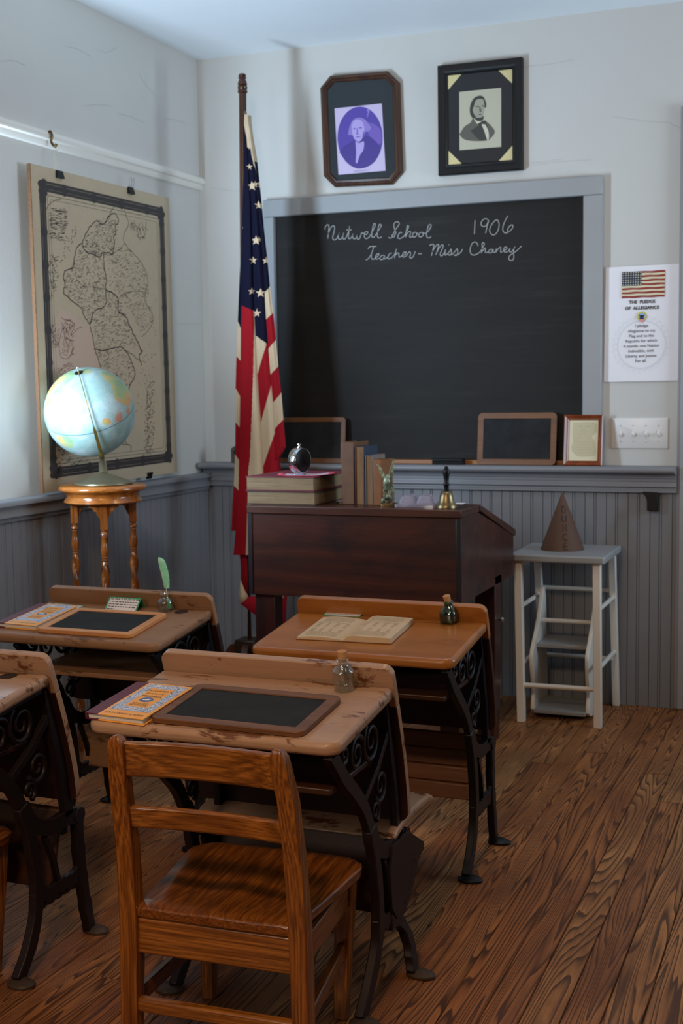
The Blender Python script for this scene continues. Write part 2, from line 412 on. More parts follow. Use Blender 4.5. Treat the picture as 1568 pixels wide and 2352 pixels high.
prof = [(0, zp+.028), (.006, zp+.028), (.022, zp+.018), (.026, zp+.006), (.024, zp-.004), (.014, zp-.008), (.012, zp-.026), (.008, zp-.03), (0, zp-.03)]
pa, pb = atx(0, 288, .0), atx(465, 424, 0)
sl = (pb.z-pa.z)/(pb.y-pa.y)
b = MB(); b.loft([[(d, y, z-zp+pb.z+sl*(y-pb.y)) for d, z in prof] for y in (-1.5, pb.y)]); struct('trim_5', b, WHITEP, angle=50)
b = MB(); b.box(XE, -.022, 0, 2.11, 0, 2.25); b.box(XE+.01, -.03, 0, 2.03, -.022, 2.24)
struct('trim_6', b, GREYF, bevel=.004)
d = MB(); d.box(2.11, -.012, 0, 2.9, 0, 2.05)
for x0, z0, x1, z1 in ((2.18, .2, 2.45, .9), (2.55, .2, 2.82, .9), (2.18, 1.05, 2.45, 1.9), (2.55, 1.05, 2.82, 1.9)): d.box(x0, -.02, z0, x1, -.012, z1)
struct('door_1', d, GREYF, bevel=.003)

# ------------------------------------------------------------------ on the back wall
def front_plane(x, y, z, lean=0):
    """sheet facing the room (towards -y) with its lower left corner at x, y, z, leaning back"""
    return Pl((x, y, z), (1, 0, 0), (0, math.sin(lean), math.cos(lean)))
def frame_ring(mb, P, w, h, prof, corner=0):
    """moulded frame: prof = list of (inset, height) swept round the rectangle w x h"""
    rings = []
    for ins, hh in prof:
        c = corner*(1) - ins*.586 if corner else 0
        x0, y0, x1, y1 = ins, ins, w-ins, h-ins
        pts = [(x0+c, y0), (x1-c, y0), (x1, y0+c), (x1, y1-c), (x1-c, y1), (x0+c, y1), (x0, y1-c), (x0, y0+c)] if corner else [(x0, y0), (x1, y0), (x1, y1), (x0, y1)]
        rings.append([P(a, b, hh) for a, b in pts])
    mb.loft(rings, caps=False, loop=True)
# chalkboard
cb = thing('chalkboard', 'large black chalkboard in a wide grey wooden frame with white cursive writing', 'chalkboard', (.31, 0, ZL))
P = front_plane(.355, -.008, ZL)
mb = MB(); mb.box(.352, -.010, ZL, 1.645, -.001, 1.955); mb.build('board_surface', CHALKB, cb, smooth=False)
mb = MB()
for x0, z0, x1, z1 in ((.31, ZL, .356, 1.95), (1.641, ZL, 1.713, 1.95)): mb.box(x0, -.034, z0, x1, -.0, z1)
mb.prism([(.31, 1.95), (1.713, 1.95), (1.713, 2.021), (.31, 2.021)], lambda u, v, w: (u, w, v), -.034, 0)
mb.build('frame', GREYF, cb, bevel=.004)
mb = MB(); mb.box(.357, -.03, ZL, 1.64, -.011, ZL+.017); mb.build('bottom_strip', wood('strip_wood', '#8a5426', '#b0743c', 'x', 8, 6, .4), cb, bevel=.002)
mb = MB(); mb.cur = 0
A = [[(90,265),(95,230),(120,203),(140,215),(140,260),(132,320),(127,382)],[(130,330),(150,270),(180,225),(205,218),(215,240),(205,300),(190,360),(195,390),(215,398),(240,380),(258,345),(275,300)],
[(275,300),(262,350),(265,385),(285,390),(310,365),(330,315),(332,300)],[(332,300),(320,350),(322,380),(340,388),(365,360),(395,280),(408,205)],[(408,205),(400,280),(390,350),(395,378),(415,380),(440,350),(455,305)],[(365,270),(432,268)],
[(455,305),(445,350),(455,380),(480,380),(500,350),(510,315)],[(510,315),(500,360),(510,388),(530,385),(550,345),(560,310),(580,315),(600,312)],[(600,312),(620,330),(640,305),(630,290),(605,300),(595,345),(605,375),(630,380),(660,360)],
[(660,360),(700,290),(735,215),(735,190),(715,195),(700,260),(690,330),(700,365),(720,365)],[(720,365),(770,290),(812,220),(805,200),(785,205),(770,270),(762,340),(775,370),(800,370),(818,358)],
[(905,365),(930,375),(970,355),(1000,310),(985,260),(975,210),(990,175),(1025,165),(1045,185),(1030,220),(1000,260),(975,310),(950,345),(965,355),(990,360)],[(1080,310),(1060,300),(1035,330),(1025,365),(1045,380),(1080,370),(1110,345)],
[(1110,345),(1150,270),(1165,225),(1150,215),(1140,260),(1130,320),(1125,365)],[(1128,350),(1160,300),(1185,290),(1190,310),(1178,350),(1190,365),(1215,350)],[(1260,300),(1230,305),(1215,340),(1230,362),(1255,355),(1272,325),(1260,300),(1280,318),(1310,315)],
[(1340,300),(1310,308),(1295,335),(1305,358),(1335,355),(1355,325),(1340,300),(1365,315),(1395,310)],[(1395,310),(1430,270),(1455,220),(1445,200),(1420,215),(1405,270),(1395,330),(1405,365),(1430,372),(1455,358)],
[(645,515),(660,490),(690,480),(750,480)],[(715,482),(700,540),(680,590),(650,635),(615,658)],[(690,560),(685,610),(695,645),(720,645)],[(720,645),(745,625),(775,600),(785,580),(770,575),(750,590),(738,625),(750,645),(785,635)],
[(850,595),(820,600),(795,630),(805,650),(835,645),(858,600),(850,635),(870,640),(895,615)],[(950,570),(930,570),(905,600),(900,635),(925,640),(955,620),(985,585)],[(985,585),(1005,530),(1015,500)],[(1015,500),(1000,560),(985,632)],
[(990,600),(1020,570),(1040,572),(1040,600),(1050,620),(1080,600)],[(1080,600),(1110,590),(1135,565),(1120,550),(1095,570),(1085,605),(1100,620),(1140,600)],[(1140,600),(1165,560),(1180,550),(1190,575),(1180,620),(1195,632),(1225,610),(1250,545)],[(1290,577),(1335,575)]]
B = [[(155,570),(180,553),(212,552),(215,580),(200,640),(182,710)],[(195,660),(230,590),(270,552),(285,560),(270,620),(245,695)],[(255,670),(290,600),(325,560),(345,565),(335,610),(305,680),(315,710),(340,700),(365,660)],
[(365,660),(380,620),(370,680),(380,700),(405,680)],[(424,550),(427,560)],[(405,680),(440,640),(455,615),(460,650),(455,690),(430,700),(415,690),(460,695),(495,665)],[(495,665),(525,630),(540,610),(548,650),(540,695),(515,705),(500,698),(550,690),(590,660),(615,615)],
[(830,575),(815,535),(785,517),(750,535),(725,590),(720,650),(740,690),(780,697),(830,675),(870,640)],[(870,640),(895,590),(915,545),(900,525),(885,540),(885,600),(875,672)],[(880,655),(910,615),(925,600),(930,630),(930,660),(950,665),(975,645)],
[(1030,620),(1000,620),(975,645),(980,668),(1010,665),(1040,620),(1035,655),(1050,665),(1075,640)],[(1075,640),(1085,610),(1078,665)],[(1080,650),(1110,610),(1140,590),(1145,620),(1140,655),(1165,660)],
[(1165,645),(1200,630),(1230,605),(1215,585),(1190,600),(1185,640),(1205,660),(1245,645),(1275,600)],[(1275,600),(1265,640),(1275,660),(1305,640),(1335,590),(1340,580)],[(1330,600),(1320,660),(1325,730),(1305,770),(1270,770),(1253,740),(1270,705),(1320,670),(1370,635),(1430,572)],
[(787,215),(778,410)],[(978,225),(950,198),(910,200),(875,240),(875,285),(905,305),(945,285),(975,225),(955,300),(932,395)],[(1085,205),(1045,240),(1000,310),(990,370),(1020,415),(1060,415),(1100,370),(1120,290),(1110,230),(1085,205)],
[(1243,152),(1205,220),(1175,300),(1175,365),(1205,392),(1250,380),(1295,340),(1313,300),(1300,280),(1265,300),(1240,340),(1238,375)]]
A = [(st, 5.6, 730, 480) for st in A]; B = [(st, 6.03, 960, 470) for st in B]
for grp in (A[:18], A[18:-1], A[-1:], B[:7], B[7:-4], B[-4:]):
    mb = MB()
    for st, k, ox, oy in grp: mb.ribbon([aty(ox+p[0]/k, oy+p[1]/k, -.0106) for p in smooth_path(st, 7)], .0032, (0, -1, 0))
    mb.build('chalk_writing', CHALK, cb, smooth=False)
mb = MB(); mb.ribbon([aty(640, 563, -.0105), aty(700, 525, -.0105), aty(775, 490, -.0105)], .0025, (0, -1, 0))
mb.build('crack_line', BLACK, cb, smooth=False)

# school slates, one maker for all four
def slate(P, w, h, label, fmat, group=None, fw=.022, th=.008, loc=None):
    t = thing('writing_slate', label, 'slate', loc or P(w/2, 0, 0), 0, group)
    mb = MB(); r = fw*.8
    o = rrect(0, 0, w, h, r); i = rrect(fw, fw, w-fw, h-fw, .0008)
    mb.loft([[P(a, b, z) for a, b in q] for q, z in ((o, 0), (o, th), (i, th), (i, 0))], caps=False, loop=True)
    mb.build('frame', fmat, t, bevel=.0015)
    mb = MB(); mb.prism([(fw-.002, fw-.002), (w-fw+.002, fw-.002), (w-fw+.002, h-fw+.002), (fw-.002, h-fw+.002)], P, .0015, th-.0025)
    mb.build('slate_panel', SLATE, t, smooth=False)
    return t
a = aty(1096, 1068, -.052); b_ = aty(1277, 1068, -.052); h = .2015
slate(front_plane(a.x, -.055, ZL, .12), b_.x-a.x, .205, 'small slate in brown wooden frame on ledge right of the black eraser', FRAMEW, fw=.0235)
b_ = aty(793, 1064, -.052)
slate(front_plane(b_.x-.315, -.055, ZL, .10), .315, .190, 'small slate in brown wooden frame on ledge partly behind the flag', FRAMEW, fw=.02)
# eraser
e0 = aty(993, 1069, -.07)
t = thing('chalkboard_eraser', 'black felt chalkboard eraser lying on the grey ledge', 'eraser', (e0.x+.06, -.06, ZL))
mb = MB(); mb.box(e0.x, -.078, ZL, e0.x+.125, -.036, ZL+.014); mb.build('felt_pad', plain('black_felt', '#101012', .95), t, bevel=.002)
mb = MB(); mb.box(e0.x-.001, -.079, ZL+.0142, e0.x+.126, -.035, ZL+.024); mb.build('back_board', BLACK, t, bevel=.003)
c0 = aty(817, 1063, -.078)
mb = MB(); mb.tube([(c0.x-.012, -.078, ZL+.0045), (c0.x+.012, -.076, ZL+.0045)], .0043, 12)
tag(mb.build('chalk_stick', CHALK), 'short white stick of chalk on the ledge behind the upright books', 'chalk')
# small framed document
a = aty(1293, 1068, -.06); b_ = aty(1383, 1068, -.06); w = b_.x-a.x; h = .195
P = front_plane(a.x, -.062, ZL, .14)
t = thing('document_frame', 'small cherry wood frame holding a cream document on the ledge', 'picture frame', P(w/2, 0, 0))
mb = MB(); frame_ring(mb, P, w, h, [(0, 0), (0, .010), (.004, .0135), (.008, .010), (.012, .007), (.016, .009), (.019, .006), (.0195, .0015)]); mb.build('frame', CHERRY, t, angle=30)
mb = MB(); mb.prism([(.0185, .0185), (w-.0185, .0185), (w-.0185, h-.0185), (.0185, h-.0185)], P, .001, .0025); mb.build('document', PAPER2, t, smooth=False)
mb = MB()
mb.cur = 1; q = smooth_path([(.034, .165), (.09, .168), (.122, .164), (.127, .14), (.122, .125), (.108, .112), (.118, .096), (.124, .07), (.12, .04), (.06, .036), (.034, .055), (.031, .075), (.035, .09), (.034, .12), (.034, .165)], 5)
mb.poly([P(p[0], p[1], .0028) for p in q[:-1]])
mb.cur = 0
for yy, x0, x1, k in ((.150, .06, .1, 1.8), (.141, .07, .09, .9), (.134, .062, .095, .8), (.128, .066, .09, .8), (.12, .05, .09, .7), (.108, .05, .075, .7), (.098, .04, .06, .7), (.09, .055, .10, .6), (.08, .05, .105, .6), (.07, .045, .1, .6), (.06, .05, .11, .6), (.05, .055, .105, .6)):
    n = int((x1-x0)/.005)
    for i in range(n):
        if random.random() < .85: mb.poly([P(x0+i*.005, yy, .003), P(x0+i*.005+.004, yy, .003), P(x0+i*.005+.004, yy+.001*k, .003), P(x0+i*.005, yy+.001*k, .003)])
mb.build('printed_text', [GINK, plain('document_stain', '#c3b896', .75)], t, smooth=False)

# portraits
def oval(cx, cy, rx, ry, n=48): return [(cx+rx*math.cos(2*PI*i/n), cy+ry*math.sin(2*PI*i/n)) for i in range(n)]
def shape(mb, P, slot, pts, h, smooth=True):
    mb.cur = slot
    q = smooth_path(list(pts)+[pts[0]], 5)[:-1] if smooth else [Vector(p) for p in pts]
    mb.poly([P(p[0], p[1], h) for p in q])
# left one: eight-sided frame, purple print
P = Pl((.585, -.016, 2.046), (math.cos(.035), 0, math.sin(-.035)), (math.sin(.035), 0, math.cos(.035)))
P = Pl((.583, -.016, 2.056), (.9996, 0, -.028), (-.028, 0, .9996))
w, h = .335, .44
t = thing('portrait_frame', 'dark octagonal picture frame with a purple oval portrait of a white-haired man', 'picture', (.74, 0, 2.05))
mb = MB(); frame_ring(mb, P, w, h, [(0, -.014), (0, .008), (.005, .013), (.012, .012), (.016, .007), (.024, .009), (.027, .004), (.027, -.014)], .045); mb.build('frame', WALNUT, t, angle=30)
mb = MB(); c = .03; mb.prism([(.026+c, .026), (w-.026-c, .026), (w-.026, .026+c), (w-.026, h-.026-c), (w-.026-c, h-.026), (.026+c, h-.026), (.026, h-.026-c), (.026, .026+c)], P, -.012, .0005)
mb.build('mat_board', plain('dark_mat', '#1f262a', .3), t, smooth=False)
Q = Pl(P(.062, .048, .0012), (.9996, 0, .005), (-.05, 0, .9987))
mb = MB(); mb.prism([(0, 0), (.203, 0), (.203, .264), (0, .264)], Q, 0, .0006); mb.build('print_sheet', plain('lilac_paper', '#bfb0cf', .5), t, smooth=False)
mb = MB()
shape(mb, Q, 0, oval(.102, .139, .097, .122), .0009, False)
shape(mb, Q, 4, [(.12, .20), (.16, .19), (.19, .165), (.195, .13), (.185, .105), (.16, .12), (.14, .15)], .001)
shape(mb, Q, 1, [(.01, .09), (.03, .11), (.065, .125), (.085, .135), (.125, .145), (.15, .135), (.175, .11), (.188, .085), (.16, .04), (.12, .02), (.08, .019), (.04, .045)], .0011)
shape(mb, Q, 2, [(.082, .128), (.098, .118), (.118, .122), (.114, .09), (.098, .07), (.084, .04), (.078, .045), (.082, .08)], .0013)
shape(mb, Q, 3, [(.052, .155), (.060, .185), (.078, .212), (.105, .218), (.128, .208), (.145, .185), (.152, .172), (.14, .16), (.128, .16), (.12, .15), (.07, .152)], .0013)
shape(mb, Q, 2, [(.070, .16), (.071, .19), (.082, .208), (.102, .21), (.118, .198), (.123, .17), (.119, .147), (.104, .126), (.09, .125), (.077, .138)], .0015)
for pts in ([(.074, .176), (.081, .179), (.088, .176), (.081, .1735)], [(.099, .177), (.106, .1805), (.115, .177), (.106, .174)], [(.09, .176), (.0945, .176), (.095, .157), (.099, .153), (.087, .1525), (.09, .158)], [(.083, .1425), (.094, .1455), (.106, .1425), (.094, .1405)], [(.12, .165), (.123, .15), (.116, .135), (.113, .14)]):
    shape(mb, Q, 4, pts, .0017)
shape(mb, Q, 3, [(.137, .245), (.145, .25), (.150, .238), (.143, .225), (.14, .215), (.137, .222), (.142, .234)], .0013)
mb.cur = 1; text_into(mb, 'GEORGE WASHINGTON', Q, .1, .006, .0062, .0009)
mb.build('portrait_print', [plain('purple_a', '#4b3a96', .5), plain('purple_b', '#3d2c80', .5), plain('purple_c', '#a796cf', .5), plain('purple_d', '#8672ba', .5), plain('purple_e', '#6a52a8', .5)], t, smooth=False)
# right one: plain black frame, grey print
P = Pl((1.07, -.02, 2.066), (1, 0, -.004), (-.002, 0, 1)); w, h = .336, .42
t = thing('portrait_frame', 'black rectangular picture frame with a grey engraved portrait of a bearded man', 'picture', (1.24, 0, 2.065))
mb = MB(); frame_ring(mb, P, w, h, [(0, -.018), (0, .008), (.004, .011), (.022, .010), (.03, .006), (.036, .007), (.040, .003), (.040, -.018)]); mb.build('frame', BLACK, t, angle=30)
mb = MB(); mb.prism([(.038, .038), (w-.038, .038), (w-.038, h-.038), (.038, h-.038)], P, -.016, 0); mb.build('mat_board', plain('black_mat', '#1e1f22', .3), t, smooth=False)
k = .055; CREAM = plain('cream_corner', '#cfc08c', .6); x0, y0, x1, y1 = .0395, .0395, w-.0395, h-.0395
for q in ([(x0, y0), (x0+k, y0), (x0, y0+k)], [(x1, y0), (x1, y0+k), (x1-k, y0)], [(x1, y1), (x1-k, y1), (x1, y1-k)], [(x0, y1), (x0, y1-k), (x0+k, y1)]): mb = MB(); mb.prism(q, P, .0002, .0016); mb.build('corner_mount', CREAM, t, smooth=False)
Q = Pl(P(.085, .092, .001), (1, 0, 0), (0, 0, 1))
mb = MB(); mb.prism([(0, 0), (.167, 0), (.167, .222), (0, .222)], Q, 0, .0006); mb.build('print_sheet', plain('grey_cream_paper', '#b5b09a', .6), t, smooth=False)
mb = MB()
shape(mb, Q, 1, [(.0, .06), (.02, .088), (.045, .102), (.056, .118), (.08, .095), (.105, .1), (.125, .085), (.142, .058), (.125, .035), (.11, .028), (.06, .03), (.02, .04)], .0009)
shape(mb, Q, 0, [(.045, .07), (.085, .092), (.1, .095), (.112, .085), (.118, .05), (.1, .03), (.078, .035)], .001)
shape(mb, Q, 2, [(.058, .115), (.072, .095), (.085, .094), (.098, .07), (.112, .03), (.118, .035), (.116, .065), (.102, .092), (.094, .105), (.08, .108)], .0012)
shape(mb, Q, 0, [(.076, .097), (.086, .1), (.09, .104), (.104, .104), (.11, .095), (.1, .09), (.092, .092), (.086, .08), (.078, .085)], .0014)
shape(mb, Q, 0, [(.042, .152), (.046, .172), (.058, .192), (.078, .2), (.096, .195), (.106, .175), (.108, .158), (.1, .15), (.06, .118), (.045, .132)], .0012)
shape(mb, Q, 3, [(.06, .165), (.066, .183), (.08, .188), (.096, .184), (.101, .165), (.099, .14), (.09, .118), (.072, .118), (.058, .135), (.054, .15)], .0014)
shape(mb, Q, 0, [(.055, .13), (.07, .118), (.088, .118), (.097, .122), (.096, .11), (.085, .104), (.068, .108)], .0016)
for pts in ([(.064, .16), (.074, .163), (.08, .159), (.073, .157)], [(.088, .16), (.095, .163), (.1, .16), (.095, .157)], [(.08, .158), (.084, .158), (.089, .141), (.082, .139)], [(.074, .129), (.084, .132), (.092, .129), (.084, .127)]): shape(mb, Q, 1, pts, .0017)
mb.build('portrait_print', [plain('engraving_dark', '#33322c', .6), plain('engraving_mid', '#57554b', .6), plain('engraving_light', '#c6c1ab', .6), plain('engraving_face', '#9a9684', .6)], t, smooth=False)

# pledge sheet
pa = aty(1384, 876, -.004)
pw, ph = .277, .432
P = Pl((1.7185, -.004, 1.2485), (1, 0, .004), (.012, 0, 1))
t = thing('pledge_poster', 'white printed sheet with a flag picture and the pledge taped to the wall', 'poster', (1.85, 0, 1.25))
mb = MB(); rows = []
for i in range(13):
    v = ph*i/12
    rows.append([P(pw*j/10, v, .0006+.004*math.sin(PI*j/10)*(.3+.7*abs(math.cos(PI*i/12)))) for j in range(11)])
for k in (0, 1):
    R = [[mb.bm.verts.new(p+P.n*(-.0004*k)) for p in r] for r in rows]
    for a in range(12):
        for b in range(10): mb.face([R[a][b], R[a][b+1], R[a+1][b+1], R[a+1][b]])
mb.build('sheet', PAPER, t)
mb = MB(); H = .0055
fx, fy, fw_, fh = .062, .313, .158, .098; st = fh/13
for i in range(13):
    mb.cur = 1 if i % 2 == 0 else 2
    q = [(fx+fw_*k/12, fy+i*st+.0008*math.sin(k*1.3+i)) for k in range(13)]; q2 = [(fx+fw_*k/12, fy+(i+1)*st+.0008*math.sin(k*1.3+i+1)) for k in range(13)]
    mb.poly([P(a, b, H) for a, b in q+q2[::-1]])
mb.cur = 3; mb.poly([P(a, b, H+.0002) for a, b in ((fx, fy+6*st), (fx+fw_*.46, fy+6*st), (fx+fw_*.46, fy+fh), (fx, fy+fh))])
mb.cur = 2
for i in range(8):
    for j in range(6): mb.poly([P(a, b, H+.0004) for a, b in oval(fx+.0055+i*.0091, fy+6*st+.0045+j*.0088, .0022, .0022, 7)])
mb.cur = 0
text_into(mb, 'THE  PLEDGE', P, .138, .292, .0165, H, bold=.0005); text_into(mb, 'OF  ALLEGIANCE', P, .138, .2695, .0165, H, bold=.0005)
for i, s in enumerate(('I pledge', 'allegiance to my', 'Flag and to the', 'Republic for which', 'It stands; one Nation', 'Indivisible, with', 'Liberty and Justice', 'For all.')):
    text_into(mb, s, P, .138, .2035-i*.0188, .0155, H)
mb.cur = 4
q = oval(.138, .1375, .089, .089, 80); mb.ribbon([P(a, b, H) for a, b in q+[q[0]]], .0008, P.n)
for i in range(28):
    an = 2*PI*i/28; cx, cy = .138+.1*math.cos(an), .1375+.1*math.sin(an)
    q = oval(cx, cy, .0075, .0075, 14)
    if abs(math.cos(an)) < .93 or True: mb.ribbon([P(a, b, H-.0002) for a, b in q[:11]], .0005, P.n)
mb.cur = 5; mb.poly([P(a, b, H+.0002) for a, b in oval(.138, .2435, .0175, .0185, 24)])
mb.cur = 6; mb.poly([P(a, b, H+.0004) for a, b in oval(.138, .2435, .012, .013, 24)])
mb.cur = 3; mb.poly([P(.138+a, .2435+b, H+.0005) for a, b in ((-.009, -.004), (.009, -.004), (.0085, -.0105), (-.0085, -.0105))])
mb.cur = 0; mb.poly([P(.138+a, .2435+b, H+.0006) for a, b in ((-.012, .008), (-.004, .003), (-.002, .006), (.002, .006), (.004, .003), (.012, .008), (.007, -.002), (0, -.005), (-.007, -.002))])
mb.cur = 7; mb.poly([P(.138+a, .2435+b, H+.0007) for a, b in ((-.0085, -.0105), (.0085, -.0105), (.0075, -.02), (0, -.0235), (-.0075, -.02))])
mb.build('printed_text', [INK, plain('print_red', '#8f2f28', .7), plain('print_cream', '#d8cfae', .7), plain('print_navy', '#1e2a45', .7), plain('print_grey', '#a9a7b2', .7), plain('print_yellow', '#c9c23e', .7), plain('print_blue', '#8fb0e0', .7), plain('print_pink', '#d98f92', .7)], t, smooth=False)
# light switch plate
P = Pl((1.7485, -.001, .9935), (1, 0, 0), (0, 0, 1)); w, h = .213, .117
t = thing('light_switch', 'white four gang light switch plate on the wall under the pledge sheet', 'light switch', (1.855, 0, .99))
PL = plain('switch_plastic', '#e2dfdc', .35)
mb = MB(); mb.loft([[P(a, b, z) for a, b in rrect(i, i, w-i, h-i, .003)] for i, z in ((0, 0), (.0005, .003), (.004, .006))]); mb.build('plate', PL, t, angle=60)
for i in range(4):
    x = w*(.165+.223*i)
    mb = MB(); mb.box(0, 0, 0, .01, .024, .003, P.M(x-.005, h/2-.012, .0058)); mb.box(-.0035, -.006, 0, .0035, .006, .014, P.M(x, h/2, .006) @ Matrix.Rotation(.5, 4, 'X'))
    mb.build('toggle', PL, t, bevel=.001)
    for dy in (.03, -.03):
        mb = MB(); mb.lathe([(.0, .0016), (.0022, .0012), (.0028, 0)], (0, 0, 0), 12, P.M(x, h/2+dy, .006)); mb.build('screw', CHROME, t)
# black bracket under the ledge
a = aty(1496, 1165, -.03)
t = thing('wall_bracket', 'black metal hook bracket fixed to the wainscot under the ledge end', 'bracket', (a.x, -.02, a.z))
mb = MB(); mb.box(a.x-.016, -.024, a.z-.012, a.x+.026, -.018, a.z+.056); mb.build('back_plate', BLACK, t, bevel=.002)
mb = MB(); q = smooth_path([(-.032, .056), (-.02, .042), (-.015, .025), (-.014, -.012)], 5)+[Vector((.026, -.014)), Vector((.026, .058)), Vector((-.03, .06))]
mb.prism([(p[0], p[1]) for p in q], lambda u, v, w: (a.x+u, w, a.z+v), -.055, -.0242); mb.build('hook', BLACK, t, bevel=.002)
# keyhole block on the ledge left of the flag
a = aty(532, 1061, -.07); 
t = thing('wooden_block', 'small dark wooden block with a round hole on the ledge left of the flag', 'block', (a.x+.03, -.06, ZL))
mb = MB(); mb.prism([(0, 0), (.075, 0), (.075, .055), (.06, .07), (.015, .07), (0, .06)], lambda u, v, w: (a.x+u, w, ZL+v), -.078, -.05)
mb.build('block', plain('dark_block_wood', '#4a4034', .6, var=.3, vs=40), t, bevel=.003)
mb = MB(); mb.lathe([(.0, .0005), (.009, .0005), (.009, 0)], n=16, M=Matrix.Translation((a.x+.022, -.0785, ZL+.045)) @ Matrix.Rotation(PI/2, 4, 'X')); mb.build('hole_shade_disc', BLACK, t)  # flat black disc paints the shade inside the round hole

# ------------------------------------------------------------------ left wall: map, hook, clips
P = Pl((.052, -1.287, .896), (0, 1, .012), (-.006, -.0, 1)); mw, mh = .935, 1.098
t = thing('wall_map', 'old tan printed county map mounted on board and hung on the left wall', 'map', (.04, -.85, .9))
def m_map():
    k = NT('map_paper'); a = k.noise(k.coord(), 3, 5, .6); b = k.noise(k.coord(), 70, 4)
    c = k.mix(a, lin('#b09f86'), lin('#c6b598')); c = k.mix(k.math('MULTIPLY', b, .25), c, lin('#7d6a52'))
    k.set(Base_Color=c, Roughness=.55); return k.m
TANE = plain('board_edge', '#553416', .8, var=.4, vs=200)
mb = MB(); mb.prism([(0, 0), (mw, 0), (mw, mh), (0, mh)], P, -.012, 0); mb.build('map_board', m_map(), t, smooth=False)
mb = MB()
for i in range(220):
    v = mh*i/220; e = random.uniform(.0006, .0024); mb.box(-e, 0, -.0125, .0012, mh/220, .0004, P.M(0, v, 0))
mb.build('frayed_edge', TANE, t, smooth=False)
mb = MB(); h = .0006
def band(i, w_, slot, hh, c=0):
    mb.cur = slot
    o = rrect(i, i, mw-i, mh-i, .012); n = rrect(i+w_, i+w_, mw-i-w_, mh-i-w_, .012)
    A_ = [mb.bm.verts.new(P(a, b, hh)) for a, b in o]; B_ = [mb.bm.verts.new(P(a, b, hh)) for a, b in n]
    for j in range(len(A_)): mb.face([A_[j], A_[(j+1) % len(A_)], B_[(j+1) % len(A_)], B_[j]])
band(.046, .036, 0, h); band(.054, .003, 3, h+.0002); band(.072, .002, 3, h+.0002); band(.092, .0014, 0, h); band(.105, .001, 0, h)
mb.cur = 0
for i in range(9):
    for j in range(2):
        for ax in (0, 1):
            u = (.12+.8*i/8)
            a, b = ((.065 if j == 0 else mw-.065, u*mh-.02) if ax else (u*mw-.01, .065 if j == 0 else mh-.065))
            if (i+j) % 2 == 0 or ax: mb.poly([P(a+dx, b+dy, h+.0003) for dx, dy in oval(0, 0, .021 if ax else .017, .017 if ax else .021, 12)])
for a, b in ((.07, .07), (mw-.07, .07), (.07, mh-.07), (mw-.07, mh-.07)):
    for k in range(5): mb.poly([P(a+.02*math.cos(k*1.3)+dx, b+.02*math.sin(k*1.3)+dy, h+.0003+.00005*k) for dx, dy in oval(0, 0, .014, .011, 10)])
def mp(px, py):
    q = atx(px/2.94, 350+py/2.94, .055)-P.o
    return (q.dot(P.ux), q.dot(P.uy))
LINES = [([(560,600),(600,520),(615,500),(655,465),(680,490),(715,480),(735,440),(765,420),(795,440),(800,490),(780,500),(780,560),(770,580),(775,620),(760,695),(735,685),(690,690),(675,715),(635,695),(590,680),(560,640),(560,600)], 3.2),
 ([(550,620),(520,650),(500,740),(490,785),(445,800),(430,850),(440,900),(430,950),(470,990),(520,1030),(555,1060),(570,1110),(610,1170)], 3.2), ([(700,690),(705,790),(720,860),(715,930),(720,1020),(690,1060),(650,1070),(625,1110),(612,1170)], 3.2),
 ([(610,1180),(630,1250),(645,1340),(665,1400),(690,1480),(700,1560)], 3), ([(720,935),(760,960),(800,1000),(800,1080),(850,1120),(880,1190),(910,1250),(930,1290),(950,1340),(965,1360),(940,1390),(960,1450)], 4),
 ([(640,1335),(700,1345),(750,1335),(810,1325),(850,1350),(880,1400),(910,1480),(910,1540),(880,1590),(870,1700),(900,1800)], 3.6),
 ([(830,360),(855,440),(870,500),(840,560),(840,620),(900,690),(960,760),(990,830),(1000,900),(985,960),(990,1040),(1030,1100),(1035,1160),(1000,1220),(960,1260)], 1.8),
 ([(735,440),(770,380),(830,360)], 1.8), ([(850,1350),(900,1380),(940,1420)], 2), ([(800,1000),(860,960),(930,950),(985,960)], 1.4), ([(700,690),(760,700),(830,640)], 1.4), ([(500,740),(520,850),(560,900),(640,920),(715,930)], 1.2),
 ([(300,450),(320,370),(360,330),(410,315)], 1.6), ([(415,1120),(500,1160),(480,1240),(520,1200),(560,1180)], 1.4), ([(430,1160),(440,1240),(490,1290),(480,1380),(420,1390),(400,1300),(430,1160)], 1.4), ([(780,1980),(880,1990),(885,2030)], 2.2), ([(830,1930),(860,1980)], 2.2)]
for pts, wd in LINES:
    mb.cur = 0
    q = []
    for p in smooth_path(pts, 6): q.append(mp(p[0]+random.uniform(-3.5, 3.5), p[1]+random.uniform(-3.5, 3.5)))
    mb.ribbon([P(a, b, h+.0002) for a, b in q], wd*.0011, P.n)
def scatter(poly, n, l0, l1, slot=0, wd=.0011, ang=.35):
    mb.cur = slot; xs = [p[0] for p in poly]; ys = [p[1] for p in poly]; c = 0
    while c < n:
        x_, y_ = random.uniform(min(xs), max(xs)), random.uniform(min(ys), max(ys)); ins = False
        for i in range(len(poly)):
            (xa, ya), (xb, yb) = poly[i-1], poly[i]
            if (ya > y_) != (yb > y_) and x_ < (xb-xa)*(y_-ya)/(yb-ya)+xa: ins = not ins
        if not ins: continue
        c += 1; l = random.uniform(l0, l1); an = random.gauss(0.15, ang); a, b = mp(x_, y_)
        pts = [P(a+l*k*math.cos(an), b+l*k*math.sin(an)+random.uniform(-.0012, .0012), h+.0001) for k in (0, .35, .7, 1)]
        mb.ribbon(pts, wd, P.n)
scatter([(560,600),(655,465),(735,440),(800,480),(775,620),(760,690),(675,710),(590,680)], 240, .006, .02)
scatter([(550,620),(500,740),(430,850),(430,950),(555,1060),(610,1160),(720,1020),(715,860),(690,720)], 420, .006, .02)
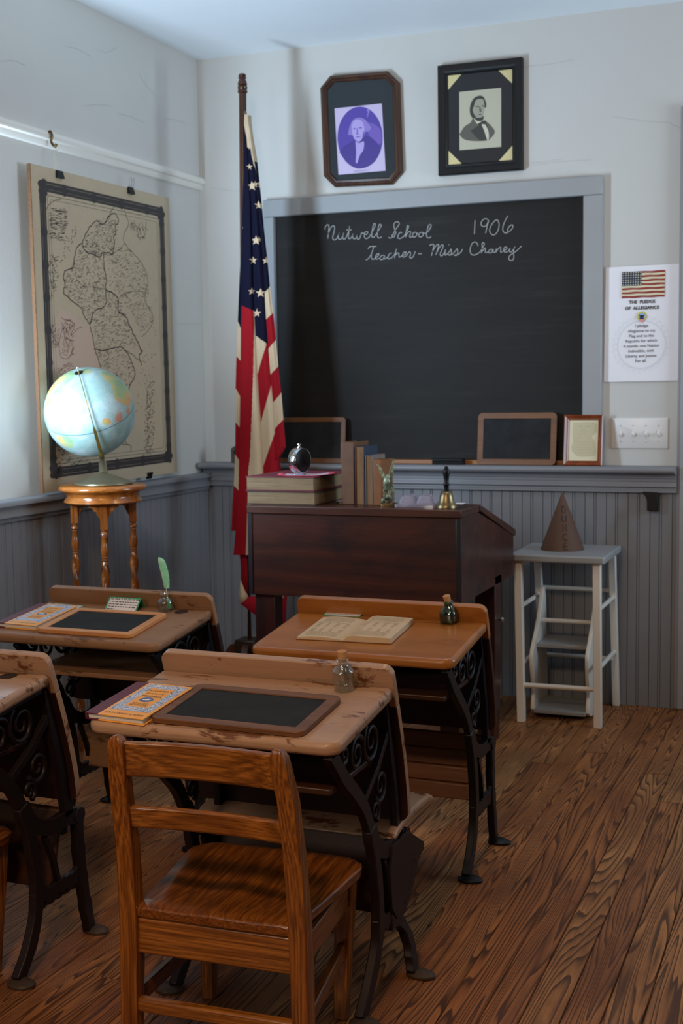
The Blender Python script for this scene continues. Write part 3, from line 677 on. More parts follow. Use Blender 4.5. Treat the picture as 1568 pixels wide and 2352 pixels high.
scatter([(620,1120),(720,1020),(720,940),(800,1000),(850,1120),(950,1340),(820,1320),(645,1340)], 330, .006, .02)
scatter([(650,1345),(810,1325),(900,1450),(880,1600),(720,1560)], 180, .006, .02)
scatter([(720,690),(840,620),(990,830),(1000,1000),(1030,1150),(960,1240),(820,1000),(725,900)], 360, .006, .02)
scatter([(870,460),(1000,530),(960,620),(880,520)], 40, .004, .03, 0, .0018, 1.2)
scatter([(330,370),(450,390),(430,600),(330,590)], 150, .008, .024, 0, .0014, .1)
scatter([(330,700),(390,700),(390,980),(330,980)], 60, .005, .02, 0, .0015, 1)
scatter([(340,1150),(400,1200),(390,1330),(340,1300)], 50, .005, .02, 0, .0014, .9)
scatter([(430,1110),(500,1150),(490,1380),(410,1380)], 90, .005, .02, 2, .0014, .9)
scatter([(390,1450),(480,1430),(490,1490),(390,1510)], 30, .008, .02, 2, .002, .2)
scatter([(990,1560),(1040,1540),(1040,2050),(970,2060)], 160, .005, .02, 0, .0018, .9)
scatter([(440,470),(540,520),(460,700),(400,760)], 30, .004, .009, 0, .0022, .8)
scatter([(330,1800),(600,2040),(590,2120),(340,2130)], 160, .008, .02, 0, .0012, .1)
scatter([(1000,1250),(1050,1000),(1060,1500),(900,1850),(920,1650)], 40, .004, .009, 0, .0022, .8)
mb.build('map_print', [plain('map_ink', '#322d2c', .6), GINK, plain('map_red_ink', '#6e3a38', .6), plain('map_border_light', '#6d6152', .6)], t, smooth=False)
mb = MB()
q = [mp(*p) for p in ((400, 1060), (470, 1080), (610, 1190), (680, 1480), (380, 1500), (330, 1300))]; mb.poly([P(a, b, .0003) for a, b in q])
mb.build('red_tint', plain('map_rose', '#bba28e', .6), t, smooth=False)
def clip(px, py, label, wires=True, flip=1):
    q = atx(px, py, .052)
    k = thing('binder_clip', label, 'binder clip', q, 0, None)
    mb = MB(); mb.prism([(-.008, -.014*flip), (.012, -.014*flip), (.004, .012*flip), (0, .012*flip)], lambda u, v, w: (q.x-.004+u, w, q.z+v), q.y-.018, q.y+.018); mb.build('clamp', BLACK, k, bevel=.001)
    if wires:
        for s in (-1, 1):
            mb = MB(); mb.tube([(q.x+.002, q.y+s*.009-.006, q.z+.01), (q.x+.004, q.y+s*.009-.008, q.z+.04), (q.x+.004, q.y+s*.009, q.z+.048), (q.x+.004, q.y+s*.009+.008, q.z+.04), (q.x+.002, q.y+s*.009+.006, q.z+.01)], .0009, 6); mb.build('wire_handle', CHROME, k)
    return k
clip(138, 400, 'black binder clip at the upper left of the old map', False); clip(301, 437, 'black binder clip with raised wire handles at the upper right of the map')
clip(343, 1093, 'black binder clip at the lower right edge of the old map', False, -1)
q = atx(118, 322, .03)
k = thing('picture_hook', 'small brass hook on the white picture rail above the map', 'hook', (q.x, q.y, q.z))
mb = MB(); mb.tube(smooth_path([(q.x-.014, q.y, q.z+.022), (q.x-.004, q.y, q.z+.03), (q.x+.003, q.y, q.z+.016), (q.x-.001, q.y, q.z-.002), (q.x+.004, q.y, q.z-.014), (q.x+.014, q.y, q.z-.022), (q.x+.02, q.y, q.z-.014)], 6), .0045, 8, up=(0, 1, 0)); mb.build('hook', plain('dull_brass', '#5a4520', .45, .8), k)
c = atx(138, 396, .054)
mb = MB()
for a0, a1 in ((-.004, -.012), (.004, .012), (0, -.03)): mb.tube([(q.x+.012, q.y+a0, q.z-.018), (c.x, c.y+a1, c.z+.006)], .0006, 5)
mb.build('hanging_string', plain('pale_string', '#b9b49c', .8), k)

# ------------------------------------------------------------------ globe on its turned stand
def tocam(p):
    d = Vector((CL.x-p[0], CL.y-p[1], 0)).normalized(); return d, Vector((-d.y, d.x, 0))
sc = Vector((.232, -1.2, 0)); fwd, rt = tocam(sc)
t = thing('plant_stand', 'round polished oak plant stand with turned twisted legs beneath the globe', 'stand', sc)
mb = MB(); mb.lathe([(0, .90), (.135, .90), (.146, .904), (.149, .910), (.146, .917), (.138, .922), (0, .922)], (sc.x, sc.y, 0), 64); mb.build('round_top', STANDW, t, angle=50)
mb = MB(); mb.lathe([(.1, .861), (.127, .861), (.132, .866), (.129, .872), (.122, .880), (.122, .888), (.127, .897), (.13, .9), (.1, .9)], (sc.x, sc.y, 0), 64); mb.build('apron', STANDW, t, angle=50)
for k, (d, zb) in enumerate(((fwd, .775), (-rt, .79), (rt, .79), (-fwd, .79))):
    p = sc+d*.098; A_ = Matrix.Translation(p) @ Matrix.Rotation(math.atan2(d.y, d.x), 4, 'Z')
    mb = MB(); mb.box(-.012, -.012, zb+.003, .012, .012, .861, A_)
    prof = []
    rz = [(0, .009), (.006, .011), (.012, .008), (.02, .0125), (.028, .0135), (.036, .009), (.041, .011), (.046, .0085), (.08, .011), (.11, .0145), (.135, .012), (.145, .0105), (.15, .013), (.156, .0095), (.162, .0125), (.168, .0095), (.182, .0125)]
    ring = lambda f, z: [A_ @ Vector((f(a)*math.cos(a), f(a)*math.sin(a), z)) for a in [2*PI*i/20 for i in range(20)]]
    rings = [ring(lambda a, r=r: r, zb+.003-z*.64) for z, r in rz]
    z = zb-.118
    while z > .06:
        rings.append(ring(lambda a, z=z: .0108+.0044*math.cos(2*a+z*78), z)); z -= .005
    rings += [ring(lambda a, r=r: r, zz) for zz, r in ((.055, .0095), (.048, .013), (.04, .010), (.03, .0125), (.012, .010), (0, .0085))]
    mb.loft(rings); mb.build('leg', STANDZ, t, angle=50)
    if k == 0:
        for s in (-1, 1):
            mb = MB(); q = [(0, 0), (.052*s, 0), (.05*s, -.008), (.036*s, -.012), (.032*s, -.022), (.024*s, -.024), (.022*s, -.036), (.014*s, -.044), (.011*s, -.058), (0, -.06)]
            mb.prism(q, lambda u, v, w: p+rt*u+Vector((0, 0, .861+v))+fwd*w, -.007, .005); mb.build('bracket', STANDZ, t, bevel=.001)
    else:
        mb = MB(); q = [(0, 0), (-.045, 0), (-.042, -.01), (-.028, -.014), (-.022, -.03), (-.012, -.05), (0, -.055)]
        mb.prism(q, lambda u, v, w: p+d*u+Vector((0, 0, .861+v))+Vector((-d.y, d.x, 0))*w, -.006, .006); mb.build('bracket', STANDZ, t, bevel=.001)
# globe
gc = Vector((.190, -1.2, 1.168)); gr = .1525; gb = Vector((.240, -1.205, .922)); n_, r_ = tocam(gc)
ax = (Vector((0, 0, 1))*.87-r_*.21+n_*.44).normalized()
t = thing('globe', 'pale blue tilted world globe on a round bronze metal base', 'globe', gb)
mb = MB(); mb.lathe([(0, 0), (.094, 0), (.098, .003), (.097, .007), (.06, .022), (.022, .036), (0, .038)], gb, 56); mb.build('base', OLIVEM, t, angle=40)
e1 = (n_-ax*n_.dot(ax)).normalized(); e2 = ax.cross(e1)
R = gr+.008
bot = gc-ax*R
mb = MB(); mb.tube([gb+Vector((0, 0, .034)), gb+Vector((0, 0, .052))*.6+bot*.4-gb*.4, gb*.5+bot*.5+Vector((0, 0, .028))], [.015, .0125, .0085], 20); mb.build('ferrule', plain('pale_brass', '#b5ab8a', .3, .9), t)
mb = MB(); rings = []
for k in range(41):
    ph = PI*k/40; d = ax*math.cos(ph)+e1*math.sin(ph); w = .0016 if k < 19 else .005+.0028*(k-19)/21
    rings.append([gc+d*(R+a)+e2*b for a, b in ((-.001, -w), (.001, -w), (.001, w), (-.001, w))])
d = -ax; rings.append([gb*.5+bot*.5+Vector((0, 0, .03))+e1*a+e2*b for a, b in ((.004, -.008), (.006, -.008), (.006, .008), (.004, .008))])
mb.loft(rings); mb.build('meridian_arm', plain('gold_arm', '#96803f', .35, .85), t, smooth=False)
mb = MB(); mb.tube([gc+ax*(gr-.004), gc+ax*(gr+.016)], .003, 10); mb.sphere(gc+ax*(gr+.018), .0045, n=8); mb.build('axis_pin', CHROME, t)
mb = MB(); A_ = Matrix.Translation(gc) @ ax.to_track_quat('Z', 'Y').to_matrix().to_4x4(); mb.lathe([(0, gr+.0012), (.013, gr+.0008), (.0165, gr-.0016)], (0, 0, 0), 28, A_); mb.build('polar_disc', BLACK, t)
def m_globe():
    k = NT('globe_map'); Mi = A_.to_3x3().inverted()
    v = k.n('TexCoord').outputs['Object']; nv = k.n('VectorMath', {0: v}, operation='NORMALIZE').outputs[0]
    n1 = k.noise(v, 14, 6, .62); n2 = k.noise(v, 40, 5, .6); n3 = k.noise(v, 9, 3)
    tot = None
    for (a, b, c_, rad) in ((.70, .46, .5, .34), (.5, .72, .45, .26), (-.78, .46, .40, .33), (-.55, .72, .35, .3), (-.52, -.62, .55, .24), (.62, -.12, .77, .10), (.35, -.2, .9, .07), (.82, .02, .55, .08), (-.1, .9, .4, .16)):
        w = Mi @ (r_*a+Vector((0, 0, 1))*b+n_*c_).normalized()
        ds = k.n('VectorMath', {0: nv, 1: w}, operation='DISTANCE').outputs['Value']
        f = k.math('SUBTRACT', rad, ds)
        tot = f if tot is None else k.math('MAXIMUM', tot, f)
    land = k.math('ADD', tot, k.math('MULTIPLY', k.math('SUBTRACT', n1, .5), .42))
    lm = k.ramp(land, ((.0, (0, 0, 0, 1)), (.012, (1, 1, 1, 1))))
    lc = k.ramp(n3, ((.3, '#66906e'), (.45, '#94a070'), (.55, '#bd9656'), (.68, '#b87a64')))
    oc = k.mix(n2, lin('#76958f'), lin('#93aaa6')); oc = k.mix(k.ramp(n1, ((.45, (0, 0, 0, 1)), (.6, (1, 1, 1, 1)))), oc, lin('#9fb0b0'))
    c = k.mix(k.math('MULTIPLY', lm, k.math('MULTIPLY_ADD', n2, .7, .55)), oc, lc)
    z = k.n('SeparateXYZ', {0: nv}).outputs[2]
    eq = k.math('LESS_THAN', k.math('ABSOLUTE', z), .0085); c = k.mix(eq, c, lin('#41606e'))
    lat = k.math('LESS_THAN', k.math('ABSOLUTE', k.math('SUBTRACT', k.math('FRACT', k.math('MULTIPLY', k.math('ARCSINE', z), 3.8197)), .5)), .008)
    c = k.mix(k.math('MULTIPLY', lat, .35), c, lin('#5d7f8c'))
    sp = k.ramp(k.noise(k.coord((1, 1, 4)), 90, 2), ((.66, (0, 0, 0, 1)), (.69, (1, 1, 1, 1)))); c = k.mix(k.math('MULTIPLY', sp, .45), c, lin('#5a6f78'))
    k.set(Base_Color=c, Roughness=.42, Specular_IOR_Level=.35); return k.m
mb = MB(); mb.sphere((0, 0, 0), gr, n=40); o = mb.build('sphere', m_globe(), t, world=False); o.matrix_basis = Wm(t).inverted() @ A_

# ------------------------------------------------------------------ flag on its pole
FY = -.345; fp = aty(562, 1000, FY); fpt = aty(557, 215, FY)
t = thing('flagpole', 'tall walnut flagpole with a draped stars and stripes flag behind the dark teacher desk', 'flag', (fp.x, FY, 0))
mb = MB(); mb.tube([(fp.x+.004, FY, .03), (fp.x, FY, 1.0), (fpt.x, FY, fpt.z)], .0145, 20); mb.build('pole', POLEW, t)
ft = aty(557, 168, FY); zt = ft.z; z0 = fpt.z
mb = MB(); L = zt-z0
mb.lathe([(.0155, 0), (.019, .004), (.019, .012), (.016, .015), (.019, .02), (.019, .026), (.015, .03), (.019, .034), (.0175, .042), (.0125, L*.72), (.0165, L*.75), (.0165, L*.79), (.012, L*.81), (.0155, L*.88), (.012, L*.96), (0, L)], (fpt.x, FY, z0), 28); mb.build('finial', POLEW, t)
mb = MB(); a, b = aty(558, 1448, FY-.06), aty(606, 1448, FY-.06)
mb.box(fp.x-.045, FY-.045, 0.02, fp.x+.045, FY+.045, .235); mb.build('base_block', wood('base_dark', '#22130a', '#3a2212', 'z', 8, 6, .4), t, bevel=.005)
for k in range(4):
    an = k*PI/2+.2; d = Vector((math.cos(an), math.sin(an), 0)); s = Vector((-d.y, d.x, 0))
    mb = MB(); q = smooth_path([(.045, .02), (.045, .2), (.06, .215), (.085, .2), (.105, .15), (.115, .09), (.15, .06), (.16, .03), (.155, 0), (.11, 0), (.09, .02)], 5)
    mb.prism([(p[0], p[1]) for p in q], lambda u, v, w: Vector((fp.x, FY, 0))+d*u+s*w+Vector((0, 0, v)), -.014, .014); mb.build('foot', POLEW if k else DARKW, t, bevel=.003)
# cloth: hanging folds, colour decided where the stripes and the canton fall on each fold
def interp(L, y):
    if y <= L[0][1]: return L[0][0]
    for (x0, y0), (x1, y1) in zip(L, L[1:]):
        if y <= y1: return x0+(x1-x0)*(y-y0)/max(1e-6, y1-y0)
    return L[-1][0]
def seg(x, a, b): return a[1]+(b[1]-a[1])*(x-a[0])/(b[0]-a[0])
F0 = [(234,-350),(236,-300),(236,-60),(228,240),(222,480),(208,740),(195,1060),(186,1290),(178,1560),(180,1640),(178,1900),(170,2120),(158,2300),(156,2390),(150,2470)]
F1 = [(240,-350),(238,-300),(238,-60),(232,300),(226,700),(220,960),(216,1110),(212,1500),(205,1900),(200,2190),(185,2400),(172,2560),(165,2630)]
F2 = [(250,-350),(246,-300),(258,-100),(282,250),(290,500),(296,760),(302,980),(314,1160),(324,1400),(346,1700),(358,1940),(364,2060),(372,2200),(392,2630)]
F3 = [(256,-350),(254,-310),(268,-200),(292,-60),(310,100),(330,300),(352,560),(366,760),(380,1000),(398,1240),(412,1420),(432,1620),(442,1800),(452,1960),(456,2100),(470,2630)]
F4 = [(262,-350),(262,-310),(275,-230),(296,-70),(322,60),(350,250),(372,440),(394,640),(411,820),(440,1060),(456,1240),(472,1400),(490,1560),(502,1720),(518,1900),(490,1950),(458,1985),(470,2630)]
BLUE, RED, WHT = 0, 1, 2
def bands(x, y, L, start):
    c = start; seq = []
    for a, b in L:
        if y > seg(x, a, b): c = {BLUE: WHT, WHT: RED, RED: WHT}[c]
    return c
A_L = [((195,1052),(216,1102)), ((186,1288),(212,1318)), ((180,1505),(212,1560)), ((179,1735),(208,1770)), ((176,1950),(204,1992)), ((166,2160),(200,2195))]
C_L = [((315,1148),(392,1206))]
D_L = [((372,868),(412,812)), ((384,1044),(434,990)), ((398,1242),(450,1176)), ((410,1418),(472,1350)), ((430,1606),(490,1532)), ((440,1784),(502,1712))]
RW = [(296,975),(302,1060),(300,1200),(298,1400),(288,1700),(276,1980),(266,2060),(250,2630)]
CR1 = [(386,1206),(362,1290),(332,1400)]; 
STARS = [(273,10,22),(290,140,34),(334,268,30),(318,508,34),(298,640,28),(384,642,26),(288,850,26),(348,862,34),(324,998,30),(276,-122,16),(310,128,24),(228,420,6),(336,500,20)]
def instar(x, y):
    for cx, cy, r in STARS:
        dx, dy = x-cx, y-cy
        if dx*dx+dy*dy > r*r*1.3: continue
        a = math.atan2(dx, -dy) % (2*PI/5)
        if a > PI/5: a = 2*PI/5-a
        rr = math.hypot(dx, dy); ro, ri = r, r*.42
        px, py = rr*math.sin(a), rr*math.cos(a); qx, qy = ri*math.sin(PI/5), ri*math.cos(PI/5)
        if qx*(py-ro)-(qy-ro)*px < 0: return True
    return False
def colour(si, x, y):
    if si == 0: c = bands(x, y, A_L, BLUE)
    elif si == 1:
        if y < seg(x, (222, 946), (302, 982)): c = BLUE
        else: c = RED if x < interp(RW, y) else WHT
    elif si == 2:
        if y < seg(x, (315, 1148), (392, 1206)): c = BLUE
        elif y < seg(x, (386, 1206), (330, 1402)): c = WHT
        elif y < seg(x, (412, 1506), (352, 1732)): c = RED
        elif y < seg(x, (442, 1808), (362, 2045)): c = WHT
        else: c = RED
    else: c = bands(x, y, D_L, BLUE)
    if si in (1, 2, 3) and y < 60 and x > interp(F4, y)-(12 if y > -120 else 30)*max(0, min(1, (60-y)/110)): return WHT
    if c == BLUE and instar(x, y): return WHT
    return c
def fpt3(x, y, dep): return aty(480+x/2.94, 380+y/2.94, FY-.03-dep)
mb = MB()
strips = [(F0, F1, -.02, -.012, 0), (F1, F2, 0, .0, .014), (F2, F3, -.006, -.004, .012), (F3, F4, -.008, -.014, .006)]
ys = [-345+i*4.0 for i in range(int((2640+345)/4))]
prevcol = None; backs = []
for si, (La, Lb, da, db, bul) in enumerate(strips):
    rows = []; N = 44 if si == 1 else 22
    for y in ys:
        if si == 0 and y > 2470: break
        if si == 3 and y > 1990: break
        if si == 1 and y > 2632: break
        a, b = interp(La, y), interp(Lb, y); r = []
        fade = max(.15, min(1, (y+345)/900)); wv = .0015*math.sin(y/140+si*2)*fade
        for k in range(N+1):
            s = k/N; x = a+(b-a)*s; dep = (da+(db-da)*s+bul*math.sin(PI*s)+.0025*math.sin(9*s+si)+wv*math.sin(PI*s))*fade
            r.append((x, y, dep))
        rows.append(r)
    V = [[mb.bm.verts.new(fpt3(*p)) for p in r] for r in rows]
    for i in range(len(V)-1):
        for k in range(N):
            x = (rows[i][k][0]+rows[i][k+1][0]+rows[i+1][k][0]+rows[i+1][k+1][0])/4; y = (rows[i][k][1]+rows[i+1][k][1])/2
            mb.cur = colour(si, x, y); mb.face([V[i][k], V[i][k+1], V[i+1][k+1], V[i+1][k]])
    if si < 3:     # cloth that turns back behind the next fold
        mb.cur = mb.cur
        for i in range(len(V)-1):
            y = ys[i]; p, q = V[i][N].co, V[i+1][N].co
            mb.cur = colour(si, rows[i][N][0]-1, y)
            mb.face([V[i][N], V[i+1][N], mb.bm.verts.new(q+Vector((.004, .03, 0))), mb.bm.verts.new(p+Vector((.004, .03, 0)))])
# lower corners of the flag that hang behind the desk
def patch(poly, col, dep):
    mb.cur = col; mb.poly([aty(520+x/3.92, 900+y/3.92, FY-.02-dep) for x, y in poly])
patch([(118,1460),(215,1460),(215,1850),(200,1842),(165,1790),(138,1720),(128,1690),(130,1600)], RED, -.02)
patch([(128,1690),(138,1720),(165,1790),(200,1842),(160,1885),(112,1908),(113,1820),(120,1760)], WHT, -.02)
patch([(125,1908),(160,1885),(200,1842),(290,1836),(285,2030),(270,2018)], RED, -.012)
patch([(262,1960),(290,1950),(292,2180),(280,2140)], RED, -.03)
patch([(430,1500),(545,1500),(518,1840),(448,1962),(430,1965)], WHT, -.02)
patch([(545,1500),(545,1850),(535,2025),(512,2330),(430,2330),(430,1965),(448,1962),(518,1840)], RED, -.02)
CLR = [('flag_blue', '#0f1028'), ('flag_red', '#a01622'), ('flag_cream', '#d6bfa0')]
mats = []
for nm, c in CLR:
    k = NT(nm); w_ = k.noise(k.coord((1, 1, 1)), 900, 2); f = k.noise(k.coord((1, 1, .08)), 60, 4, .6)
    k.set(Base_Color=k.mix(k.math('MULTIPLY', f, .9), tuple(v*.72 for v in lin(c)[:3])+(1,), lin(c)), Roughness=.85, Specular_IOR_Level=.15); k.bump(k.math('ADD', w_, f), .2, .002); mats.append(k.m)
o = mb.build('flag_cloth', mats, t, angle=80)
md = o.modifiers.new('thickness', 'SOLIDIFY'); md.thickness = .0012; md.offset = 1
g = aty(563, 259, FY-.018); mb = MB(); mb.lathe([(.0035, -.001), (.0065, -.001), (.0065, .001), (.0035, .001)], n=16, M=Matrix.Translation(g) @ Matrix.Rotation(PI/2, 4, 'X')); mb.build('grommet', BRASS, t)

# ------------------------------------------------------------------ teacher's desk
x0, x1, y0, y1, zt, zb = .742, 1.477, -1.13, -.45, .855, .557
t = thing('teacher_desk', 'dark mahogany slant top teacher desk holding books and a hand bell', 'desk', ((x0+x1)/2, -.8, 0))
mb = MB(); mb.box(x0+.012, y0+.003, zb, x1-.012, y0+.02, zt-.026); mb.build('front_panel', MAHOG, t, bevel=.001)
side = [(y0+.002, zb), (y1, zb), (y1, .702), (-.925, zt-.026), (y0+.002, zt-.026)]
for xa, xb in ((x0+.002, x0+.019), (x1-.019, x1-.002)):
    mb = MB(); mb.prism(side, lambda u, v, w: (w, u, v), xa, xb); mb.build('side_panel', MAHOG, t, bevel=.001)
for xa in (x0, x1-.016):
    mb = MB(); mb.box(xa, y0-.001, zb-.001, xa+.016, y0+.0025, zt-.026); mb.build('corner_strip', wood('dark_strip', '#100c12', '#231820', 'z', 5, 6, .4), t, bevel=.0015)
mb = MB(); mb.box(x0+.019, y1-.018, zb, x1-.019, y1, .69); mb.build('rear_panel', MAHOG, t, bevel=.001)
mb = MB(); mb.box(x0+.019, y0+.02, zb, x1-.019, y1-.018, zb+.012); mb.build('bottom_board', MAHOG, t)
mb = MB(); mb.box(x0-.001, y0-.006, zt-.026, x1+.001, -.92, zt); mb.build('top_board', MAHTOP, t, bevel=.003)
mb = MB(); mb.prism([(-.92, zt-.022), (-.92, zt), (y1+.012, .722), (y1+.012, .698)], lambda u, v, w: (w, u, v), x0-.004, x1+.004); mb.build('slant_lid', MAHTOP, t, bevel=.003)
for xa, xb, ya, yb in ((x0+.012, x0+.085, y0+.02, y0+.085), (x1-.085, x1-.012, y0+.02, y0+.085), (x0+.012, x0+.085, -.71, -.62), (x1-.075, x1-.002, -.71, -.62)):
    cx, cy = (xa+xb)/2, (ya+yb)/2
    mb = MB(); mb.loft([[(cx+(u-cx)*s, cy+(v-cy)*s, z) for u, v in ((xa, ya), (xb, ya), (xb, yb), (xa, yb))] for z, s in ((0, .8), (.3, 1), (zb+.03, 1))]); mb.build('leg', MAHOGZ, t, bevel=.003)
mb = MB(); mb.lathe([(.0, .018), (.006, .017), (.0085, .012), (.006, .006), (.004, 0)], n=16, M=Matrix.Translation((x1-.002, -.66, .43)) @ Matrix.Rotation(PI/2, 4, 'Y')); mb.build('knob', CHROME, t)
# closed books: pages, cover boards, spine
def book(name, label, x0, x1, y0, y1, z0, z1, cover, pages, axis, cat='book', group=None, ct=.003, lip=.003, spine='-x', rot=0):
    """axis = the direction of the thickness; spine = the side that is bound"""
    t = thing(name, label, cat, ((x0+x1)/2, (y0+y1)/2, z0), 0, group)
    lo = [x0, y0, z0]; hi = [x1, y1, z1]; ai = 'xyz'.index(axis)
    pl, ph = lo[:], hi[:]
    pl[ai] += ct; ph[ai] -= ct
    si = 'xyz'.index(spine[1])
    for i in range(3):
        if i != ai: pl[i] += lip; ph[i] -= lip
    if 'z' != axis: pl[2] = z0+.0005
    R_ = Matrix.Translation(((x0+x1)/2, (y0+y1)/2, 0)) @ Matrix.Rotation(rot, 4, 'Z') @ Matrix.Translation((-(x0+x1)/2, -(y0+y1)/2, 0))
    mb = MB(); mb.box(*pl, *ph, R_); mb.build('page_block', pages, t, bevel=.0012)
    mb = MB()
    for k in (0, 1):
        a, b = lo[:], hi[:]
        if k == 0: b[ai] = lo[ai]+ct
        else: a[ai] = hi[ai]-ct
        mb.box(*a, *b, R_)
    mb.build('cover_boards', cover, t, bevel=.0008)
    mb = MB(); a, b = lo[:], hi[:]; a[ai] += ct*.2; b[ai] -= ct*.2
    if spine[0] == '-': b[si] = lo[si]+lip*1.1; a[si] -= .002
    else: a[si] = hi[si]-lip*1.1; b[si] += .002
    mb.box(*a, *b, R_); mb.build('spine', cover, t, bevel=.003, seg=3)
    return t
def m_pages(name, a, b, axis):
    k = NT(name); s = {'x': (1, .02, .02), 'y': (.02, 1, .02), 'z': (.02, .02, 1)}[axis]
    n1 = k.noise(k.coord(s), 420, 4, .7); n2 = k.noise(k.coord(), 18, 4)
    k.set(Base_Color=k.mix(k.math('ADD', k.math('MULTIPLY', k.ramp(n1, ((.3, (0, 0, 0, 1)), (.7, (1, 1, 1, 1)))), .7), k.math('MULTIPLY', n2, .3)), lin(a), lin(b)), Roughness=.8); k.bump(n1, .5, .001); return k.m
PGZ = m_pages('old_pages_flat', '#5f4c37', '#96805f', 'z'); PGX = m_pages('old_pages_upright', '#55391f', '#8f6a45', 'x'); PGW = m_pages('white_pages', '#c9c4ba', '#e9e5dd', 'z')
REDC = plain('worn_red_cover', '#6f2233', .6, var=.25, vs=30); BRNC = plain('worn_brown_cover', '#3a2a22', .7, var=.35, vs=30)
LEATH = plain('brown_leather', '#5c3a20', .6, var=.35, vs=35); BLUEC = plain('dark_blue_cover', '#1c2c42', .6, var=.2, vs=30); GREYC = plain('grey_cover', '#6f6660', .7, var=.2, vs=30); TANC = plain('tan_cover', '#7a4a22', .6, var=.3, vs=30)
book('thick_book', 'thick old brown-covered book at the bottom of the flat stack on the dark desk', .724, .973, -1.098, -.77, zt, zt+.0455, BRNC, PGZ, 'z', spine='+y', ct=.0035)
book('thick_book', 'thick old red-covered book under the alarm clock on the dark desk', .720, .968, -1.094, -.772, zt+.046, zt+.0935, REDC, PGZ, 'z', spine='+y', ct=.0035)
G = 'upright books on the teacher desk'
yf = -1.03
book('old_book', 'tallest upright book, brown leather, leftmost in the row on the dark desk', 1.040, 1.086, yf, yf+.135, zt, zt+.206, LEATH, PGX, 'x', group=G, spine='-y', lip=.004)
book('old_book', 'upright book with dark blue cover, second from left in the desk row', 1.089, 1.122, yf-.004, yf+.125, zt, zt+.192, BLUEC, PGX, 'x', group=G, spine='+y', lip=.003)
book('old_book', 'upright book with grey cover, third from left in the desk row', 1.1245, 1.150, yf-.002, yf+.12, zt, zt+.162, GREYC, PGX, 'x', group=G, spine='+y', lip=.003)
book('old_book', 'shortest upright brown book beside the green eagle bookend', 1.153, 1.184, yf-.006, yf+.1, zt, zt+.149, TANC, PGX, 'x', group=G, spine='-y', lip=.003)
# left bookend
t = thing('metal_bookend', 'small round brass bookend foot left of the upright books', 'bookend', (1.032, -1.0, zt))
mb = MB(); mb.lathe([(0, 0), (.014, 0), (.0145, .002), (.008, .006), (0, .007)], (1.024, -1.005, zt), 24); mb.build('foot', BRASS, t)
mb = MB(); mb.box(1.034, -1.0, zt, 1.0375, -.93, zt+.12); mb.build('plate', BRASS, t, bevel=.001)
# eagle bookend
VERD = NT('green_bronze'); VERD.set(Base_Color=VERD.ramp(VERD.noise(VERD.coord(), 60, 6, .7), ((.35, '#343a30'), (.52, '#7d8872'), (.7, '#b2b8a0'))), Roughness=.4, Metallic=.45)
VERD.bump(VERD.noise(VERD.coord((1, 1, .4)), 150, 3), .8, .003); VERD = VERD.m
ec = Vector((1.207, -1.055, zt)); n_, r_ = tocam(ec)
t = thing('eagle_bookend', 'green bronze bookend shaped as an eagle with raised wings', 'bookend', ec)
mb = MB(); mb.loft([[ec+r_*a+n_*b+Vector((0, 0, z)) for a, b in rrect(-.021, -.016, .021, .016, .006)] for z in (0, .010)]); mb.build('base', BRASS, t, bevel=.001)
def blob(mb, c, r, M=None, n=14):
    mb.sphere((0, 0, 0), 1, Matrix.Translation(c) @ (M or Matrix()) @ Matrix.Diagonal((*r, 1)), n)
mb = MB(); rr = random.Random(3)
for k in range(9): blob(mb, ec+r_*rr.uniform(-.012, .012)+n_*rr.uniform(-.006, .008)+Vector((0, 0, .012+.02*k/8)), (.0085, .0085, .009), n=8)
mb.build('rock', VERD, t)
mb = MB()
blob(mb, ec+Vector((0, 0, .072)), (.013, .012, .026), Matrix.Rotation(.25, 4, r_))
for s in (-1, 1): mb.tube([ec+r_*s*.007+Vector((0, 0, .056)), ec+r_*s*.008+Vector((0, 0, .03))], [.007, .0035], 10)
blob(mb, ec+n_*.006+r_*.004+Vector((0, 0, .096)), (.0075, .0075, .009)); mb.tube([ec+n_*.011+r_*.004+Vector((0, 0, .096)), ec+n_*.02+r_*.005+Vector((0, 0, .093)), ec+n_*.022+r_*.005+Vector((0, 0, .089))], [.004, .0025, .0006], 8)
mb.build('body', VERD, t)
for s, pts in ((-1, [(-.004, .062), (-.012, .085), (-.022, .108), (-.03, .128), (-.036, .138), (-.026, .134), (-.016, .122), (-.008, .106), (-.001, .092)]), (1, [(.002, .066), (.003, .085), (.006, .104), (.014, .13), (.022, .15), (.025, .152), (.024, .128), (.021, .105), (.018, .085), (.013, .07)])):
    mb = MB(); q = smooth_path(pts+[pts[0]], 5)[:-1]
    mb.loft([[ec+r_*p[0]+n_*(-.004+w-.1*max(0, p[1]-.09))+Vector((0, 0, p[1])) for p in q] for w in (-.0035, .0035)]); mb.build('wing', VERD, t, bevel=.0015)
mb = MB(); q = smooth_path([(.004, .058), (.016, .07), (.022, .062), (.024, .046), (.018, .036), (.012, .044)], 4); mb.loft([[ec+r_*p[0]+n_*(-.008+w)+Vector((0, 0, p[1])) for p in q] for w in (-.003, .003)]); mb.build('tail', VERD, t, bevel=.001)
